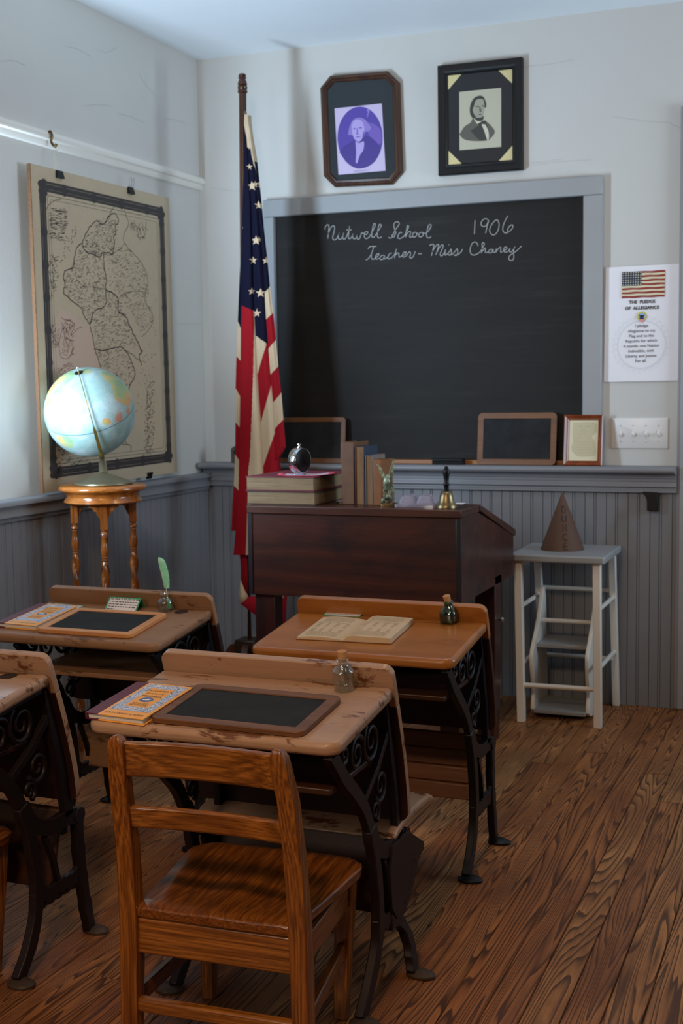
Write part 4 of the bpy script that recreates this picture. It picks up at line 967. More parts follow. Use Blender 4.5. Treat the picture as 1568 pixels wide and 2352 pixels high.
# glass ink stand
t = thing('inkwell_tray', 'clear pressed glass inkwell tray in front of the grey wainscot on the desk', 'inkwell', (1.304, -1.03, zt))
mb = MB(); A_ = Matrix.Translation((1.304, -1.03, zt)) @ Matrix.Rotation(.05, 4, 'Z')
mb.loft([[A_ @ Vector((a, b, z)) for a, b in rrect(-.068+i, -.042+i, .068-i, .042-i, .008)] for i, z in ((0, .0003), (0, .008), (.006, .011))]); mb.build('tray', GLASSP, t, angle=20)
for s in (-1, 1):
    mb = MB(); mb.loft([[A_ @ Vector((s*.029+a, b, z)) for a, b in rrect(-.027+i, -.03+i, .027-i, .03-i, .006, 2)] for i, z in ((0, .0113), (.002, .02), (.008, .033), (.010, .034))]); mb.build('well', GLASSP, t, angle=20)
    mb = MB(); mb.loft([[A_ @ Vector((s*.029+a, b, z)) for a, b in rrect(-.014, -.016, .014, .016, .004, 2)] for z in (.0343, .0385)]); mb.build('lid', GLASSP, t, angle=20)
# hand bell
bc = Vector((1.408, -1.058, zt)); t = thing('hand_bell', 'brass hand bell with black turned handle on the dark desk', 'bell', bc)
mb = MB(); mb.lathe([(.031, .0), (.0335, .001), (.0335, .005), (.029, .012), (.0245, .022), (.0215, .036), (.019, .046), (.014, .052), (.008, .0535), (0, .054), (0, .05), (.012, .048), (.018, .034), (.022, .02), (.031, .0)], bc, 40); mb.build('bell_cup', BRASS, t, angle=60)
mb = MB(); mb.lathe([(0, .053), (.0075, .054), (.0085, .062), (.0075, .068), (.0105, .072), (.0095, .077), (.0075, .081), (.0085, .095), (.0105, .108), (.0108, .115), (.0085, .122), (.0065, .126), (.0055, .130), (0, .133)], bc, 24); mb.build('handle', BLACKG, t, angle=60)
mb = MB(); mb.sphere(bc+Vector((0, 0, .008)), .006, n=10); mb.tube([bc+Vector((0, 0, .012)), bc+Vector((0, 0, .049))], .0012, 6); mb.build('clapper', BRASS, t)
q = atz(1054, 1157, zt)
mb = MB(); mb.box(q.x-.012, q.y-.02, zt+.0003, q.x+.016, q.y+.02, zt+.0012); tag(mb.build('paper_slip', PAPER), 'small white slip of paper on the dark desk behind the hand bell', 'paper')
# bent paper and alarm clock on the red book
zb2 = zt+.0938
P = lambda u, v: Vector((.808+.19*u-.04*v+.02, -1.075+.11*v+.045*u, zb2+.0008+.018*max(0, u-.62)**1.4*1.8+.004*max(0, .15-u)*4))
mb = MB()
V = [[mb.bm.verts.new(P(i/16, j/8)) for i in range(17)] for j in range(9)]
for j in range(8):
    for i in range(16):
        mb.cur = 0 if (j in (0, 7) or i in (0, 1, 14, 15)) else 1
        mb.face([V[j][i], V[j][i+1], V[j+1][i+1], V[j+1][i]])
o = mb.build('paper_sheet', [plain('coral_paper', '#d8566a', .6), plain('pale_paper', '#d5cfe0', .6)]); md = o.modifiers.new('thickness', 'SOLIDIFY'); md.thickness = .0006; md.offset = 1
tag(o, 'curled pink bordered paper lying under the alarm clock on red book', 'paper')
cc = Vector((.886, -1.02, zb2+.05)); nx = Vector((.967, -.27, 0)).normalized(); A_ = Matrix.Translation(cc) @ nx.to_track_quat('Z', 'Y').to_matrix().to_4x4()
t = thing('alarm_clock', 'small round chrome alarm clock with a black back standing on red book', 'clock', (cc.x, cc.y, zb2))
mb = MB(); mb.lathe([(.036, -.017), (.041, -.017), (.043, -.014), (.043, .012), (.041, .016), (.036, .0165)], n=56, M=A_); mb.build('case', CHROME, t, angle=50)
mb = MB(); mb.lathe([(0, .0195), (.036, .0185), (.0395, .0165), (.0395, .010), (0, .010)], n=48, M=A_); mb.build('back_cover', BLACKG, t, angle=50)
mb = MB(); mb.lathe([(0, -.0172), (.036, -.0172), (.036, -.015), (0, -.015)], n=40, M=A_); mb.build('dial', plain('dial_white', '#e6e3da', .4), t)
mb = MB(); c = cc+Vector((0, 0, .043)); mb.lathe([(.009, -.001), (.009, .003), (.003, .004), (.0028, .009), (.0075, .010), (.0075, .0125), (0, .0135)], c, 20); mb.build('top_button', CHROME, t)
for s in (-1, 1):
    sd = Vector((-nx.y, nx.x, 0)); c = cc+sd*s*.02-Vector((0, 0, .037)); e = Vector((cc.x+sd.x*s*.026, cc.y+sd.y*s*.026, zb2+.0015)); mb = MB(); mb.tube([c, e], [.003, .002], 10); mb.sphere(e+Vector((0, 0, .0015)), .003, n=8); mb.build('foot', CHROME, t)

# ------------------------------------------------------------------ step stool and cap
t = thing('step_stool', 'white painted step stool with a grey seat standing by the wainscot', 'stool', (1.625, -.24, 0))
def bar(a, b, w, d, w2=None, d2=None):
    a, b = Vector(a), Vector(b); mb = MB(); w2 = w2 or w; d2 = d2 or d
    mb.loft([[a+Vector((u*w/2, v*d/2, 0)) for u, v in ((-1, -1), (1, -1), (1, 1), (-1, 1))], [b+Vector((u*w2/2, v*d2/2, 0)) for u, v in ((-1, -1), (1, -1), (1, 1), (-1, 1))]]); return mb
for xb, xt, in ((1.490, 1.475), (1.772, 1.763)):
    bar((xb, -.388, 0), (xt, -.375, .6), .028, .03).build('leg', WHITEP, t, bevel=.002)
    bar((xb+.008, -.038, 0), (xt+.005, -.085, .6), .026, .03).build('leg', WHITEP, t, bevel=.002)
mb = MB(); mb.loft([[Vector((a, b, z)) for a, b in rrect(1.448, -.415, 1.797, -.05, .012)] for z in (.6, .627)]); mb.build('seat', GREYF, t, bevel=.006, seg=3)
def rung(a, b, r=.0085):
    mb = MB(); mb.tube([a, b], r, 14); mb.build('rung', WHITEP, t)
rung((1.49, -.385, .137), (1.766, -.385, .14), .0095)
for z in (.455, .19): rung((1.49, -.07, z), (1.77, -.07, z))
rung((1.505, -.2, .35), (1.735, -.2, .35))
for xx in (1.484, 1.768):
    rung((xx, -.38, .43), (xx+.004, -.075, .43)); rung((xx+.003, -.385, .215), (xx+.006, -.06, .215))
for xx in (1.516, 1.722):
    q = smooth_path([(-.14, .47), (-.165, .465), (-.2, .40), (-.27, .32), (-.335, .26), (-.345, .22), (-.33, .16), (-.31, .10), (-.31, .02), (-.10, .02), (-.10, .2), (-.12, .4), (-.14, .47)], 5)[:-1]
    mb = MB(); mb.prism([(p[0], p[1]) for p in q], lambda u, v, w: (w, u, v), xx-.007, xx+.007); mb.build('step_side', WHITEP, t, bevel=.002)
for ya, yb, z in ((-.335, -.10, .022), (-.29, -.10, .262)):
    mb = MB(); mb.box(1.523, ya, z, 1.715, yb, z+.014); mb.build('step', GREYF, t, bevel=.002)
cc = Vector((1.606, -.225, .6275)); hgt = .212; rad = .081
t = thing('dunce_cap', 'brown paper cone cap with DUNCE written down the front on stool', 'hat', cc)
mb = MB(); mb.lathe([(rad, 0), (.004, hgt-.004), (0, hgt), (0, hgt-.008), (rad-.0012, 0)], cc, 56); mb.build('cone', CARD, t, angle=60)
n_, r_ = tocam(cc); d = (n_*.985+r_*.17).normalized(); s_ = Vector((-d.y, d.x, 0)); up = (Vector((0, 0, 1))*hgt-d*rad).normalized()
mb = MB()
for i, ch in enumerate('DUNCE'):
    f = .29+.155*i; z = hgt*(1-f); p = cc+d*(rad*f+.0008)+Vector((0, 0, z)); Q = Pl(p, s_, up)
    L = {'D': [[(-.005, .012), (-.005, -.012), (.003, -.011), (.006, 0), (.003, .011), (-.005, .012)]], 'U': [[(-.006, .012), (-.006, -.008), (0, -.012), (.006, -.008), (.006, .012)]], 'N': [[(-.006, -.012), (-.006, .012), (.006, -.012), (.006, .012)]], 'C': [[(.006, .009), (0, .012), (-.006, .006), (-.006, -.006), (0, -.012), (.006, -.009)]], 'E': [[(.006, .012), (-.005, .012), (-.005, -.012), (.007, -.012)], [(-.005, 0), (.004, 0)]]}[ch]
    for st in L: mb.ribbon([Q(a*1.15, b*1.1, .0012) for a, b in st], .0026, Q.n)
mb.build('lettering', INK, t, smooth=False)

# ------------------------------------------------------------------ school desks
DW, DD, ZF, ZB = .527, .31, .600, .637
TILT = math.atan2(ZB-ZF, DD)
def desk_plane(xr, y0): return Pl((xr-DW, y0, ZF), (1, 0, 0), (0, math.cos(TILT), math.sin(TILT)))
def on(P, px, py):
    d = _ray(px, py); p = CL+d*((P.o-CL).dot(P.n)/d.dot(P.n))-P.o
    return Vector((p.dot(P.ux), p.dot(P.uy)))
DARKBACK = wood('dark_back_board', '#1e0d0a', '#33150f', 'x', 7, 4, .5, .3)  # the boards' own darker back colour, with their shading painted in
def make_desk(label, xr, y0, topm, panelm, lowm, iron, seat_open=False, low=True, plate=False, hole=None, fl=None, rf=0, inset=.093):
    t = thing('school_desk', label, 'desk', (xr-DW/2, y0, 0)); P = desk_plane(xr, y0)
    mb = MB(); mb.prism(rrect(0, 0, DW, DD, .03, 8, (1, 1, 0, 0)), P, -.027, 0); mb.build('desktop', topm, t, bevel=.0105, seg=5)
    # pencil groove and back board that is also the backrest of the seat in front
    if topm is HONEY: mb = MB(); mb.box(.16, DD-.034, .0001, DW-.06, DD-.031, .0006, P.M(0, 0, 0)); mb.build('pencil_groove', plain('groove_dark', '#704522', .8), t, smooth=False)
    prof = [(DD-.006, ZB+.043), (DD+.02, .61), (DD+.045, .54), (DD+.066, .475), (DD+.085, .40), (DD+.094, .33)]
    pr = smooth_path(prof, 4); n = len(pr); rings = []; rc = .022; tot = sum((pr[i+1]-pr[i]).length for i in range(n-1)); s = 0
    q = []
    for i, p in enumerate(pr):
        if i: s += (p-pr[i-1]).length
        q.append((p, s))
    samp = [0, .1, .3, .6, 1]
    ext = [(p, s) for p, s in q]
    add = []
    for f in samp[1:-1]:
        for e in (0, 1):
            sv = rc*f if e == 0 else tot-rc*f
            for (pa, sa), (pb, sb) in zip(q, q[1:]):
                if sa <= sv <= sb: add.append((pa.lerp(pb, (sv-sa)/(sb-sa)), sv)); break
    ext = sorted(ext+add, key=lambda k: k[1])
    for i, (p, s) in enumerate(ext):
        d = ext[min(i+1, len(ext)-1)][0]-ext[max(i-1, 0)][0]; d.normalize(); nn = Vector((-d[1], d[0]))
        e = min(s, tot-s); ins = 0 if e >= rc else rc-math.sqrt(max(0, rc*rc-(rc-e)**2))
        xa, xb = xr-DW+ins, xr-ins
        rings.append([Vector((xx, y0+p[0]+nn[0]*w_, p[1]+nn[1]*w_)) for xx, w_ in ((xa, -.009), (xb, -.009), (xb, .009), (xa, .009))])
    kz = next(i for i, (p, s) in enumerate(ext) if p[1] < .606)
    mb = MB(); mb.loft(rings[:kz+1]); mb.build('pencil_ledge', panelm, t, bevel=.004, seg=3)
    mb = MB(); mb.loft(rings[kz:]); mb.bm.normal_update()
    for f in mb.bm.faces: f.material_index = 1 if abs(f.normal.x) > .6 else 0
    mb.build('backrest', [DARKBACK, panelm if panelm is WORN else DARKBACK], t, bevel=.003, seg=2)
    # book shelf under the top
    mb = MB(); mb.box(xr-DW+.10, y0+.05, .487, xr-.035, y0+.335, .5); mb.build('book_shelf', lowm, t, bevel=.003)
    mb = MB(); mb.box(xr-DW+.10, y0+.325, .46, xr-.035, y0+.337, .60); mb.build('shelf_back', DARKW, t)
    # folding seat
    if seat_open:
        mb = MB(); sp = [(.335, .310), (.36, .325), (.43, .335), (.52, .335), (.585, .330), (.61, .318), (.605, .306), (.58, .312), (.5, .317), (.42, .316), (.355, .304)]
        mb.prism([(p[0], p[1]) for p in sp], lambda u, v, w: (w, y0+u, v), xr-DW+.055, xr-.012); mb.build('seat', panelm, t, bevel=.007, seg=3)
    if low:
        for k in range(4 if low == 'slats' else 1):
            za, zb_ = (.318-.041*k, .318-.041*k-.0395) if low == 'slats' else (.315, .15)
            ya = lambda z: y0+.375-(.318-z)*.28
            mb = MB(); mb.prism([(ya(za), za), (ya(za)+.014, za+.003), (ya(zb_)+.014, zb_+.003), (ya(zb_), zb_)], lambda u, v, w: (w, u, v), xr-DW+.075, xr-.03); mb.build('seat_slat' if low == 'slats' else 'folded_seat', SLATW if low == 'slats' else lowm, t, bevel=.004)
    # cast iron sides
    for sx, xc in ((1, xr-.024), (-1, xr-DW+inset)):
        th = .016
        f = MB()
        f.strap(smooth_path([(y0+.02, .578), (y0+.045, .553), (y0+.085, .512), (y0+.14, .468), (y0+.19, .42), (y0+.225, .365)], 5), .028, xc, th)
        f.strap([(y0+.015, .578), (y0+.12, .586), (y0+.30, .606)], .02, xc, th)
        f.strap([(y0+.325, .60), (y0+.345, .5), (y0+.375, .4), (y0+.388, .30)], .03, xc, th)
        f.strap(smooth_path([(y0+.225, .37), (y0+.26, .32), (y0+.32, .295), (y0+.385, .295), (y0+.43, .287)], 5), .034, xc, th)
        f.strap([(y0+.19, .44), (y0+.26, .48), (y0+.335, .545)], .016, xc, th*.8)
        for (cy, cz, r0, turns, a0) in ((.155, .54, .036, 1.6, .6), (.235, .545, .045, 1.7, 2.2), (.285, .44, .035, 1.5, 3.6), (.255, .395, .022, 1.3, 5), (.09, .556, .018, 1.2, 4)):
            pts = [(xc, y0+cy+r0*(1-.8*k/30)*math.cos(a0+turns*2*PI*k/30), cz+r0*(1-.8*k/30)*math.sin(a0+turns*2*PI*k/30)) for k in range(31)]
            f.tube(pts, [.0062-.0028*k/30 for k in range(31)], 8, up=(1, 0, 0))
        f.tube([(xc-.012, y0+.425, .288), (xc+.012, y0+.425, .288)], .0185, 20, up=(0, 0, 1))
        f.strap(smooth_path([(y0+.258, .178), (y0+.30, .150), (y0+.35, .152), (y0+.40, .150), (y0+.435, .165)], 5), [.03, .034, .026, .034, .026]*5+[.026], xc, th*.8)
        for k in range(5):
            c = .285+.03*k; pts = [(xc, y0+c+.013*math.cos(a), .138+.009*math.sin(a)) for a in [PI+PI*j/8 for j in range(9)]]; f.tube(pts, .006, 6, up=(1, 0, 0))
        f.strap([(y0+.30, .28), (y0+.33, .22), (y0+.345, .165)], .012, xc, th*.7)
        if plate:
            f.prism([(.405, .300), (.43, .296), (.53, .240), (.532, .222), (.498, .214), (.44, .150), (.40, .130), (.35, .136), (.32, .17), (.31, .25), (.33, .30)], lambda u, v, w: (w, y0+u, v), xc-th*.8, xc+th*.8)
        o = f.build('side_frame', iron, t, bevel=.0025)
        if plate and sx == 1:
            mb = MB()
            for k in range(7):
                u, v = .468-.0105*k, .218-.0112*k
                mb.lathe([(0, .0006), (.0042, .0006), (.0048, 0)], n=14, M=Matrix.Translation((xc+th*.8, y0+u, v)) @ Matrix.Rotation(PI/2, 4, 'Y'))
            mb.build('plate_hole_shade', plain('iron_hole_shade', '#050507', .9), o)  # near-black discs paint the shade of the open holes
        # legs with their floor flanges
        l = MB(); l.strap(smooth_path([(y0+.22, .372), (y0+.246, .30), (y0+.265, .21), (y0+.262, .133), (y0+.236-rf*.5, .065), (y0+.19-rf, .006)], 5), [.03, .032, .032, .03, .028, .03]*5+[.03], xc, th*1.25)
        l.build('leg', iron, o, bevel=.003)
        l = MB(); l.loft([[Vector((xc+sx*.012+u, y0+.185-rf+v, z)) for u, v in oval(0, 0, .032*k, .024*k, 20)] for z, k in ((0, 1), (.006, 1), (.012, .6))]); l.build('foot', FOOT if iron is not IRON or plate else IRON, o, bevel=.001)
        fp_ = fl or [(.425, .28), (.428, .21), (.435, .14), (.448, .07), (.462, .006)]
        l = MB(); l.strap(smooth_path([(y0+u, v) for u, v in fp_], 5), [.034, .03, .028, .026, .028]*4+[.028], xc, th*1.25)
        sp = .035 if fl else 0
        for v in l.bm.verts: v.co.x += sx*sp*max(0, min(1, (.12-v.co.z)/.12))
        l.build('leg', iron, o, bevel=.003)
        l = MB(); l.loft([[Vector((xc+sx*(.014+sp)+u, y0+fp_[-1][0]+.006+v, z)) for u, v in oval(0, 0, .032*k, .022*k, 20)] for z, k in ((0, 1), (.006, 1), (.013, .55))]); l.build('foot', FOOT if iron is not IRON or plate else IRON, o, bevel=.001)
    if hole:
        a, b = on(P, *hole)
        mb = MB(); M_ = P.M(a, b, .0002)
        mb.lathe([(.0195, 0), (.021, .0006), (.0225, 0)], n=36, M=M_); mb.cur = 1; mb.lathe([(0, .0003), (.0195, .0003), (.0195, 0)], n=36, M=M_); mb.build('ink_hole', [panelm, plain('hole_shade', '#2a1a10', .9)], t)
    return P
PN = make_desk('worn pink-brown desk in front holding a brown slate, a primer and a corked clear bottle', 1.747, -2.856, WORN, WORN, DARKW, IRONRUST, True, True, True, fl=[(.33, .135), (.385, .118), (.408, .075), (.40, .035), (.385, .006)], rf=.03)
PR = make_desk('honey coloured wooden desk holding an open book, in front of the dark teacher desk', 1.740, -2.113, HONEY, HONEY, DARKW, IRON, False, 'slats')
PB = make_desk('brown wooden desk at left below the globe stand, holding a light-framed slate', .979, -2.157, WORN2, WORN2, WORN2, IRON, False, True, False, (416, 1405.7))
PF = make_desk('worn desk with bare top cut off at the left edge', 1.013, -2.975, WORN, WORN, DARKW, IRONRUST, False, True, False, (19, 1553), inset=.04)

# writing slates lying on two desks
def lay(P, bl, br, tl, lift=.0005):
    a, b, c = on(P, *bl), on(P, *br), on(P, *tl)
    o = P(a.x, a.y, lift); ux = P(b.x, b.y, lift)-o; uy = P(c.x, c.y, lift)-o; w = ux.length
    n = ux.cross(uy); uyp = n.cross(ux).normalized()
    return Pl(o, ux, uyp), w, abs(uy.dot(uyp))
Q, w, h = lay(PN, (341, 1660), (694, 1697), (449, 1580)); slate(Q, w, h, 'dark brown framed slate lying on the worn front desk beside the primer', FRAMEW, fw=.024, th=.011, loc=Q(w/2, h/2, 0))
Q, w, h = lay(PB, (82, 1453), (300, 1468), (178, 1404)); slate(Q, w, h, 'slate with light orange wooden frame on the desk below the globe', FRAMEL, fw=.022, th=.011, loc=Q(w/2, h/2, 0))
# primers
def m_scroll():
    k = NT('blue_scroll_print'); v = k.coord()
    n1 = k.noise(v, 62, 1.5, .5, 2.2); q = k.math('FRACT', k.math('MULTIPLY', n1, 6))
    c = k.ramp(q, ((.0, '#dfe2ea'), (.42, '#cfd6e6'), (.5, '#3f62a8'), (.82, '#5f86c8'), (.92, '#dfe2ea'))); k.set(Base_Color=c, Roughness=.35); return k.m
SCROLL = m_scroll(); PRIMO = plain('primer_orange', '#f7ab48', .35); MAROON = plain('maroon_cloth', '#5e1830', .55, var=.1, vs=90); PRIMK = plain('primer_ink', '#5a4322', .6); PRIMB = plain('primer_blue', '#3f62a8', .4)
def primer(P, fl, fr, bl_, label):
    Q, w, h = lay(P, fl, fr, bl_, .0004); th = .014
    t = thing('primer_book', label, 'book', Q(w/2, h/2, 0), 0, 'orange primers with blue scroll covers'); sp = .028
    mb = MB(); mb.box(.004, .003, .0022, w-.003, h-.003, th-.0022, Q.M(0, 0, 0)); mb.build('page_block', PGW, t, bevel=.001)
    mb = MB()
    for z0, z1 in ((0, .0022), (th-.0022, th)): mb.box(sp, 0, z0, w, h, z1, Q.M(0, 0, 0))
    mb.build('cover_boards', PRIMO, t, bevel=.0006)
    mb = MB()
    mb.box(.0, 0, 0, sp, h, .0023, Q.M(0, 0, 0)); mb.box(0, 0, th-.0023, sp, h, th+.0001, Q.M(0, 0, 0)); mb.box(-.002, 0, .0003, .0028, h, th-.0003, Q.M(0, 0, 0)); mb.build('spine', MAROON, t, bevel=.0008)
    mb = MB(); H = th+.0003; X0, X1, Y0, Y1 = sp+.006, w-.006, .034*h/.2, h-.006
    mb.cur = 1; mb.poly([Q(a, b, H) for a, b in ((X0, Y0), (X1, Y0), (X1, Y1), (X0, Y1))])
    cx = (X0+X1)/2; ww = (X1-X0)*.29
    mb.cur = 2; mb.poly([Q(a, b, H+.0002) for a, b in ((cx-ww, Y0+.022), (cx+ww, Y0+.022), (cx+ww, Y1-.022), (cx-ww, Y1-.022))])
    mb.cur = 0; s = (Y1-Y0-.044)
    yb = Y0+.022
    for txt, f, sz, ws in (("McGUFFEY'S", .84, .0125, 1), ('ECLECTIC', .69, .0108, 1), ('PRIMER', .53, .0145, 1.15), ('REVISED', .14, .0115, 1), ('EDITION', .055, .0115, 1)): text_into(mb, txt, Q, cx, yb+s*f, sz*w/.15, H+.0004, wscale=ws)
    text_into(mb, 'JOHN WILEY & SONS', Q, cx, .012*h/.2, .0105*w/.15, H+.0002)
    mb.cur = 3; mb.poly([Q(a, b, H+.0004) for a, b in oval(cx, yb+s*.385, ww*.56, ww*.46, 28)])
    mb.cur = 4; mb.poly([Q(cx+a*ww, yb+s*.385+b*ww, H+.0006) for a, b in ((-.4, -.02), (-.1, .1), (.1, .28), (.14, .08), (.4, .1), (.2, -.1), (-.2, -.16))])
    mb.build('cover_print', [PRIMK, SCROLL, PRIMO, PRIMB, PAPER], t, smooth=False)
    return t
primer(PN, (198, 1652), (330, 1668.5), (324, 1581), 'orange and blue primer with maroon spine beside the brown slate on the front desk')
primer(PB, (-8, 1441), (82, 1449), (95, 1396), 'orange and blue primer beside the light-framed slate on the desk below the globe')
# cards
GREENC = plain('green_card', '#3fa070', .6)
def lines_into(mb, Q, w, h, n, hgt, first=None, x0=.06, k=.75):
    for i in range(n):
        y = h*(1-(i+1.1)/(n+.9)); x = w*x0; end = w*(.94 if i < n-1 else .3)
        if first and i == 0: text_into(mb, first, Q, w/2, y, h*.2, .0009, wscale=1.0, bold=.0002); continue
        while x < end:
            l = random.uniform(.004, .012)
            mb.poly([Q(a, b, .0009) for a, b in ((x, y), (min(x+l, end), y), (min(x+l, end), y+hgt), (x, y+hgt))]); x += l+.0022
def card(Q, w, h, label, n, first=None, tent=False):
    t = thing('info_card', label, 'card', Q(w/2, h/2, 0), 0, 'green edged information cards')
    mb = MB(); mb.box(0, 0, 0, w, h, .0006, Q.M(0, 0, 0)); mb.build('green_backing', GREENC, t, smooth=False)
    if tent:
        mb = MB(); base = PB.n; top0, top1 = Q(0, h, 0), Q(w, h, 0); back = PB.uy*.05
        f0, f1 = Q(0, 0, 0)+back*1.1, Q(w, 0, 0)+back*1.1
        mb.loft([[top0, top1, top1+PB.n*.0006, top0+PB.n*.0006], [f0, f1, f1+PB.n*.0006, f0+PB.n*.0006]]); mb.build('back_flap', GREENC, t, smooth=False)
    mb = MB(); e = .06*h+.001; mb.box(e*1.2, e, .0004, w-e*1.2, h-e, .0008, Q.M(0, 0, 0)); mb.build('paper_label', PAPER, t, smooth=False)
    mb = MB(); lines_into(mb, Q, w, h, n, h*.055, first); mb.build('printed_text', INK, t, smooth=False)
Q, w, h = lay(PB, (109, 1394), (176, 1400), (126, 1386)); card(Q, w, h, 'green edged card lying flat behind the primer on the desk below the globe', 4)
a, b = on(PB, 239, 1403), on(PB, 312, 1408)
o = PB(a.x, a.y, .0005); ux = (PB(b.x, b.y, .0005)-o); w = ux.length; ux.normalize()
uy = (PB.uy*.74+PB.n*.67).normalized(); card(Pl(o, ux, uy-ux*uy.dot(ux)), w, .046, 'green edged tent card standing beside the inkwell with the feather', 5, 'This Slate is for you to use', True)
Q, w, h = lay(PR, (740, 1414), (826, 1418), (750, 1405)); card(Q, w, h, 'green edged card lying flat behind the open book', 3, 'Handbook of Arithmetic, 1879')
# open book
a, b, c, d = on(PR, 681, 1469), on(PR, 897, 1480), on(PR, 739, 1422), on(PR, 943, 1436)
o = PR(a.x, a.y, .0005); ux = PR(b.x, b.y, .0005)-o; w = ux.length; Q = Pl(o, ux, PR.uy); uyv = PR(c.x, c.y, .0005)-o; h = uyv.dot(Q.uy); shx = uyv.dot(Q.ux)/h
Q2 = lambda a, b, hh=0: Q(a+b*shx*.35, b, hh)
t = thing('open_book', 'old open book with yellowed printed pages on the honey coloured desk', 'book', Q(w/2, h/2, 0))
cx = w*.49; OLDPG = plain('old_page', '#c9b191', .75, var=.07, vs=25); FADED = plain('faded_ink', '#9a8468', .8)
hl = lambda x: (.003+.006*math.sin(PI*min(1, x/cx))**.6 if x < cx else 0)
def pgprof(side, n=16):
    if side == 0: return [(cx*i/n, .0035+.0055*math.sin(PI*(.12+.88*i/n))**.8*(1-.75*(i/n)**6)) for i in range(n+1)]
    return [(cx+.001+(w-cx-.001)*i/n, .005+.012*(1-(1-min(1, i/n*4))**2)*(1-.25*(i/n))) for i in range(n+1)]
for side in (0, 1):
    pr = pgprof(side); pr[0 if side else -1] = (pr[0 if side else -1][0], .0015)
    mb = MB(); ol = pr+[(pr[-1][0], .0008), (pr[0][0], .0008)]
    mb.loft([[Q2(u, v, z) for u, z in ol] for v in (.002, h-.002)]); mb.build('page_stack', OLDPG, t, angle=50)
    mb = MB(); rg = random.Random(5+side)
    def zat(x):
        for (xa, za), (xb, zb_) in zip(pr, pr[1:]):
            if xa <= x <= xb: return za+(zb_-za)*(x-xa)/(xb-xa)+.0004
        return pr[-1][1]
    xa, xb = (cx*.08, cx*.86) if side == 0 else (cx+(w-cx)*.13, w-(w-cx)*.1)
    def word(x, l, y, hh): mb.poly([Q2(x, y, zat(x)), Q2(x+l, y, zat(x+l)), Q2(x+l, y+hh, zat(x+l)), Q2(x, y+hh, zat(x))])
    for r_i in range(26):
        y = h*(.93-.034*r_i)
        if r_i in (6, 14, 15): continue
        if 8 <= r_i <= 19 and r_i not in (14, 15):
            for c_ in range(4):
                x = xa+(xb-xa)*(.04+.26*c_); word(x, rg.uniform(.006, .012), y, .0014)
            continue
        x = xa+(rg.random()*.01)
        while x < xb-.01:
            l = rg.uniform(.003, .01); word(x, min(l, xb-x), y, .0013); x += l+.0022
    mb.build('printed_text', FADED, t, smooth=False)
mb = MB(); mb.box(-.002, -.001, 0, w+.002, h+.001, .0007, Matrix((Q.ux, Q.uy+Q.ux*shx*.35, Q.n)).transposed().to_4x4()); 
for v in mb.bm.verts: v.co += Q.o
mb.build('cover', TANC, t, smooth=False)
# bottles
def bottle_prof(out, th=.0022):
    inn = [(max(0, r-th), z) for r, z in out if z > .004]
    return out+inn[::-1]
O3 = Vector((0, 0, 0))
def place(P, px, py):
    global BM
    a = on(P, px, py); BM = P.M(a.x, a.y, .0012); return P(a.x, a.y, .0012)
c = place(PN, 790, 1586)
t = thing('ink_bottle', 'clear round glass bottle with a cork on the worn front desk', 'bottle', c)
mb = MB(); o_ = [(0, .001), (.018, 0), (.0205, .002), (.0212, .008), (.0212, .036), (.0225, .0375), (.0225, .040), (.0205, .043), (.0135, .0505), (.0115, .054), (.0108, .058), (.013, .060), (.0135, .063), (.0125, .0655), (.0095, .066)]
mb.lathe(o_+[(.0085, .064), (.0085, .054), (.011, .05), (.0185, .042), (.0193, .036), (.0193, .008), (.018, .004), (0, .0045)], O3, 48, BM); mb.build('glass_body', GLASSC, t, angle=60)
mb = MB(); mb.lathe([(0, .060), (.0082, .060), (.0098, .081), (.009, .082), (0, .082)], O3, 28, BM); mb.build('cork', CORK, t)
c = place(PR, 1031, 1430)
t = thing('ink_bottle', 'green glass ink bottle with a tilted cork at the back of the honey desk', 'bottle', c)
mb = MB(); cr = rrect(-.0215, -.0215, .0215, .0215, .013, 6)
rings = []
for k, z in ((.92, 0), (1, .003), (1.0, .024), (.96, .029), (.74, .036), (.52, .042), (.46, .047), (.47, .05), (.55, .052), (.55, .055), (.48, .0565)): rings.append([BM @ Vector((u*k, v*k, z)) for u, v in cr])
for k, z in ((.36, .0555), (.36, .045), (.62, .034), (.86, .026), (.86, .006)): rings.append([BM @ Vector((u*k, v*k, z)) for u, v in cr])
mb.loft(rings); mb.build('glass_body', GLASSG, t, angle=50)
mb = MB(); M_ = BM @ Matrix.Translation((0, 0, .048)) @ Matrix.Rotation(-.16, 4, 'Y') @ Matrix.Rotation(.1, 4, 'X')
mb.lathe([(0, 0), (.0075, 0), (.0098, .022), (.0085, .024), (.004, .0225), (0, .024)], n=20, M=M_); mb.build('cork', CORK, t)
c = place(PB, 381, 1403)
t = thing('ink_bottle', 'clear glass inkwell with a green feather quill beside the ink hole', 'bottle', c)
mb = MB(); mb.lathe([(0, .001), (.020, 0), (.0225, .002), (.023, .006), (.0225, .026), (.02, .031), (.012, .036), (.0105, .039), (.0105, .043), (.0132, .045), (.0132, .048), (.0105, .049), (.009, .048), (.009, .037), (.012, .034), (.019, .029), (.0205, .025), (.021, .006), (.018, .004), (0, .004)], O3, 44, BM); mb.build('glass_body', GLASSC, t, angle=60)
n_, r_ = tocam(c)
t2 = thing('feather_quill', 'pale green feather quill standing in the clear glass inkwell', 'quill', c+Vector((0, 0, .005)))
path = smooth_path([c+r_*.009+Vector((0, 0, .006)), c+r_*.004+Vector((0, 0, .045)), c-r_*.0005+Vector((0, 0, .09)), c-r_*.010+Vector((0, 0, .135)), c-r_*.016+Vector((0, 0, .148))], 8)
mb = MB(); mb.tube(path, [.0014-.0008*i/len(path) for i in range(len(path))], 8); mb.build('shaft', plain('quill_shaft', '#d9d8c4', .5), t2)
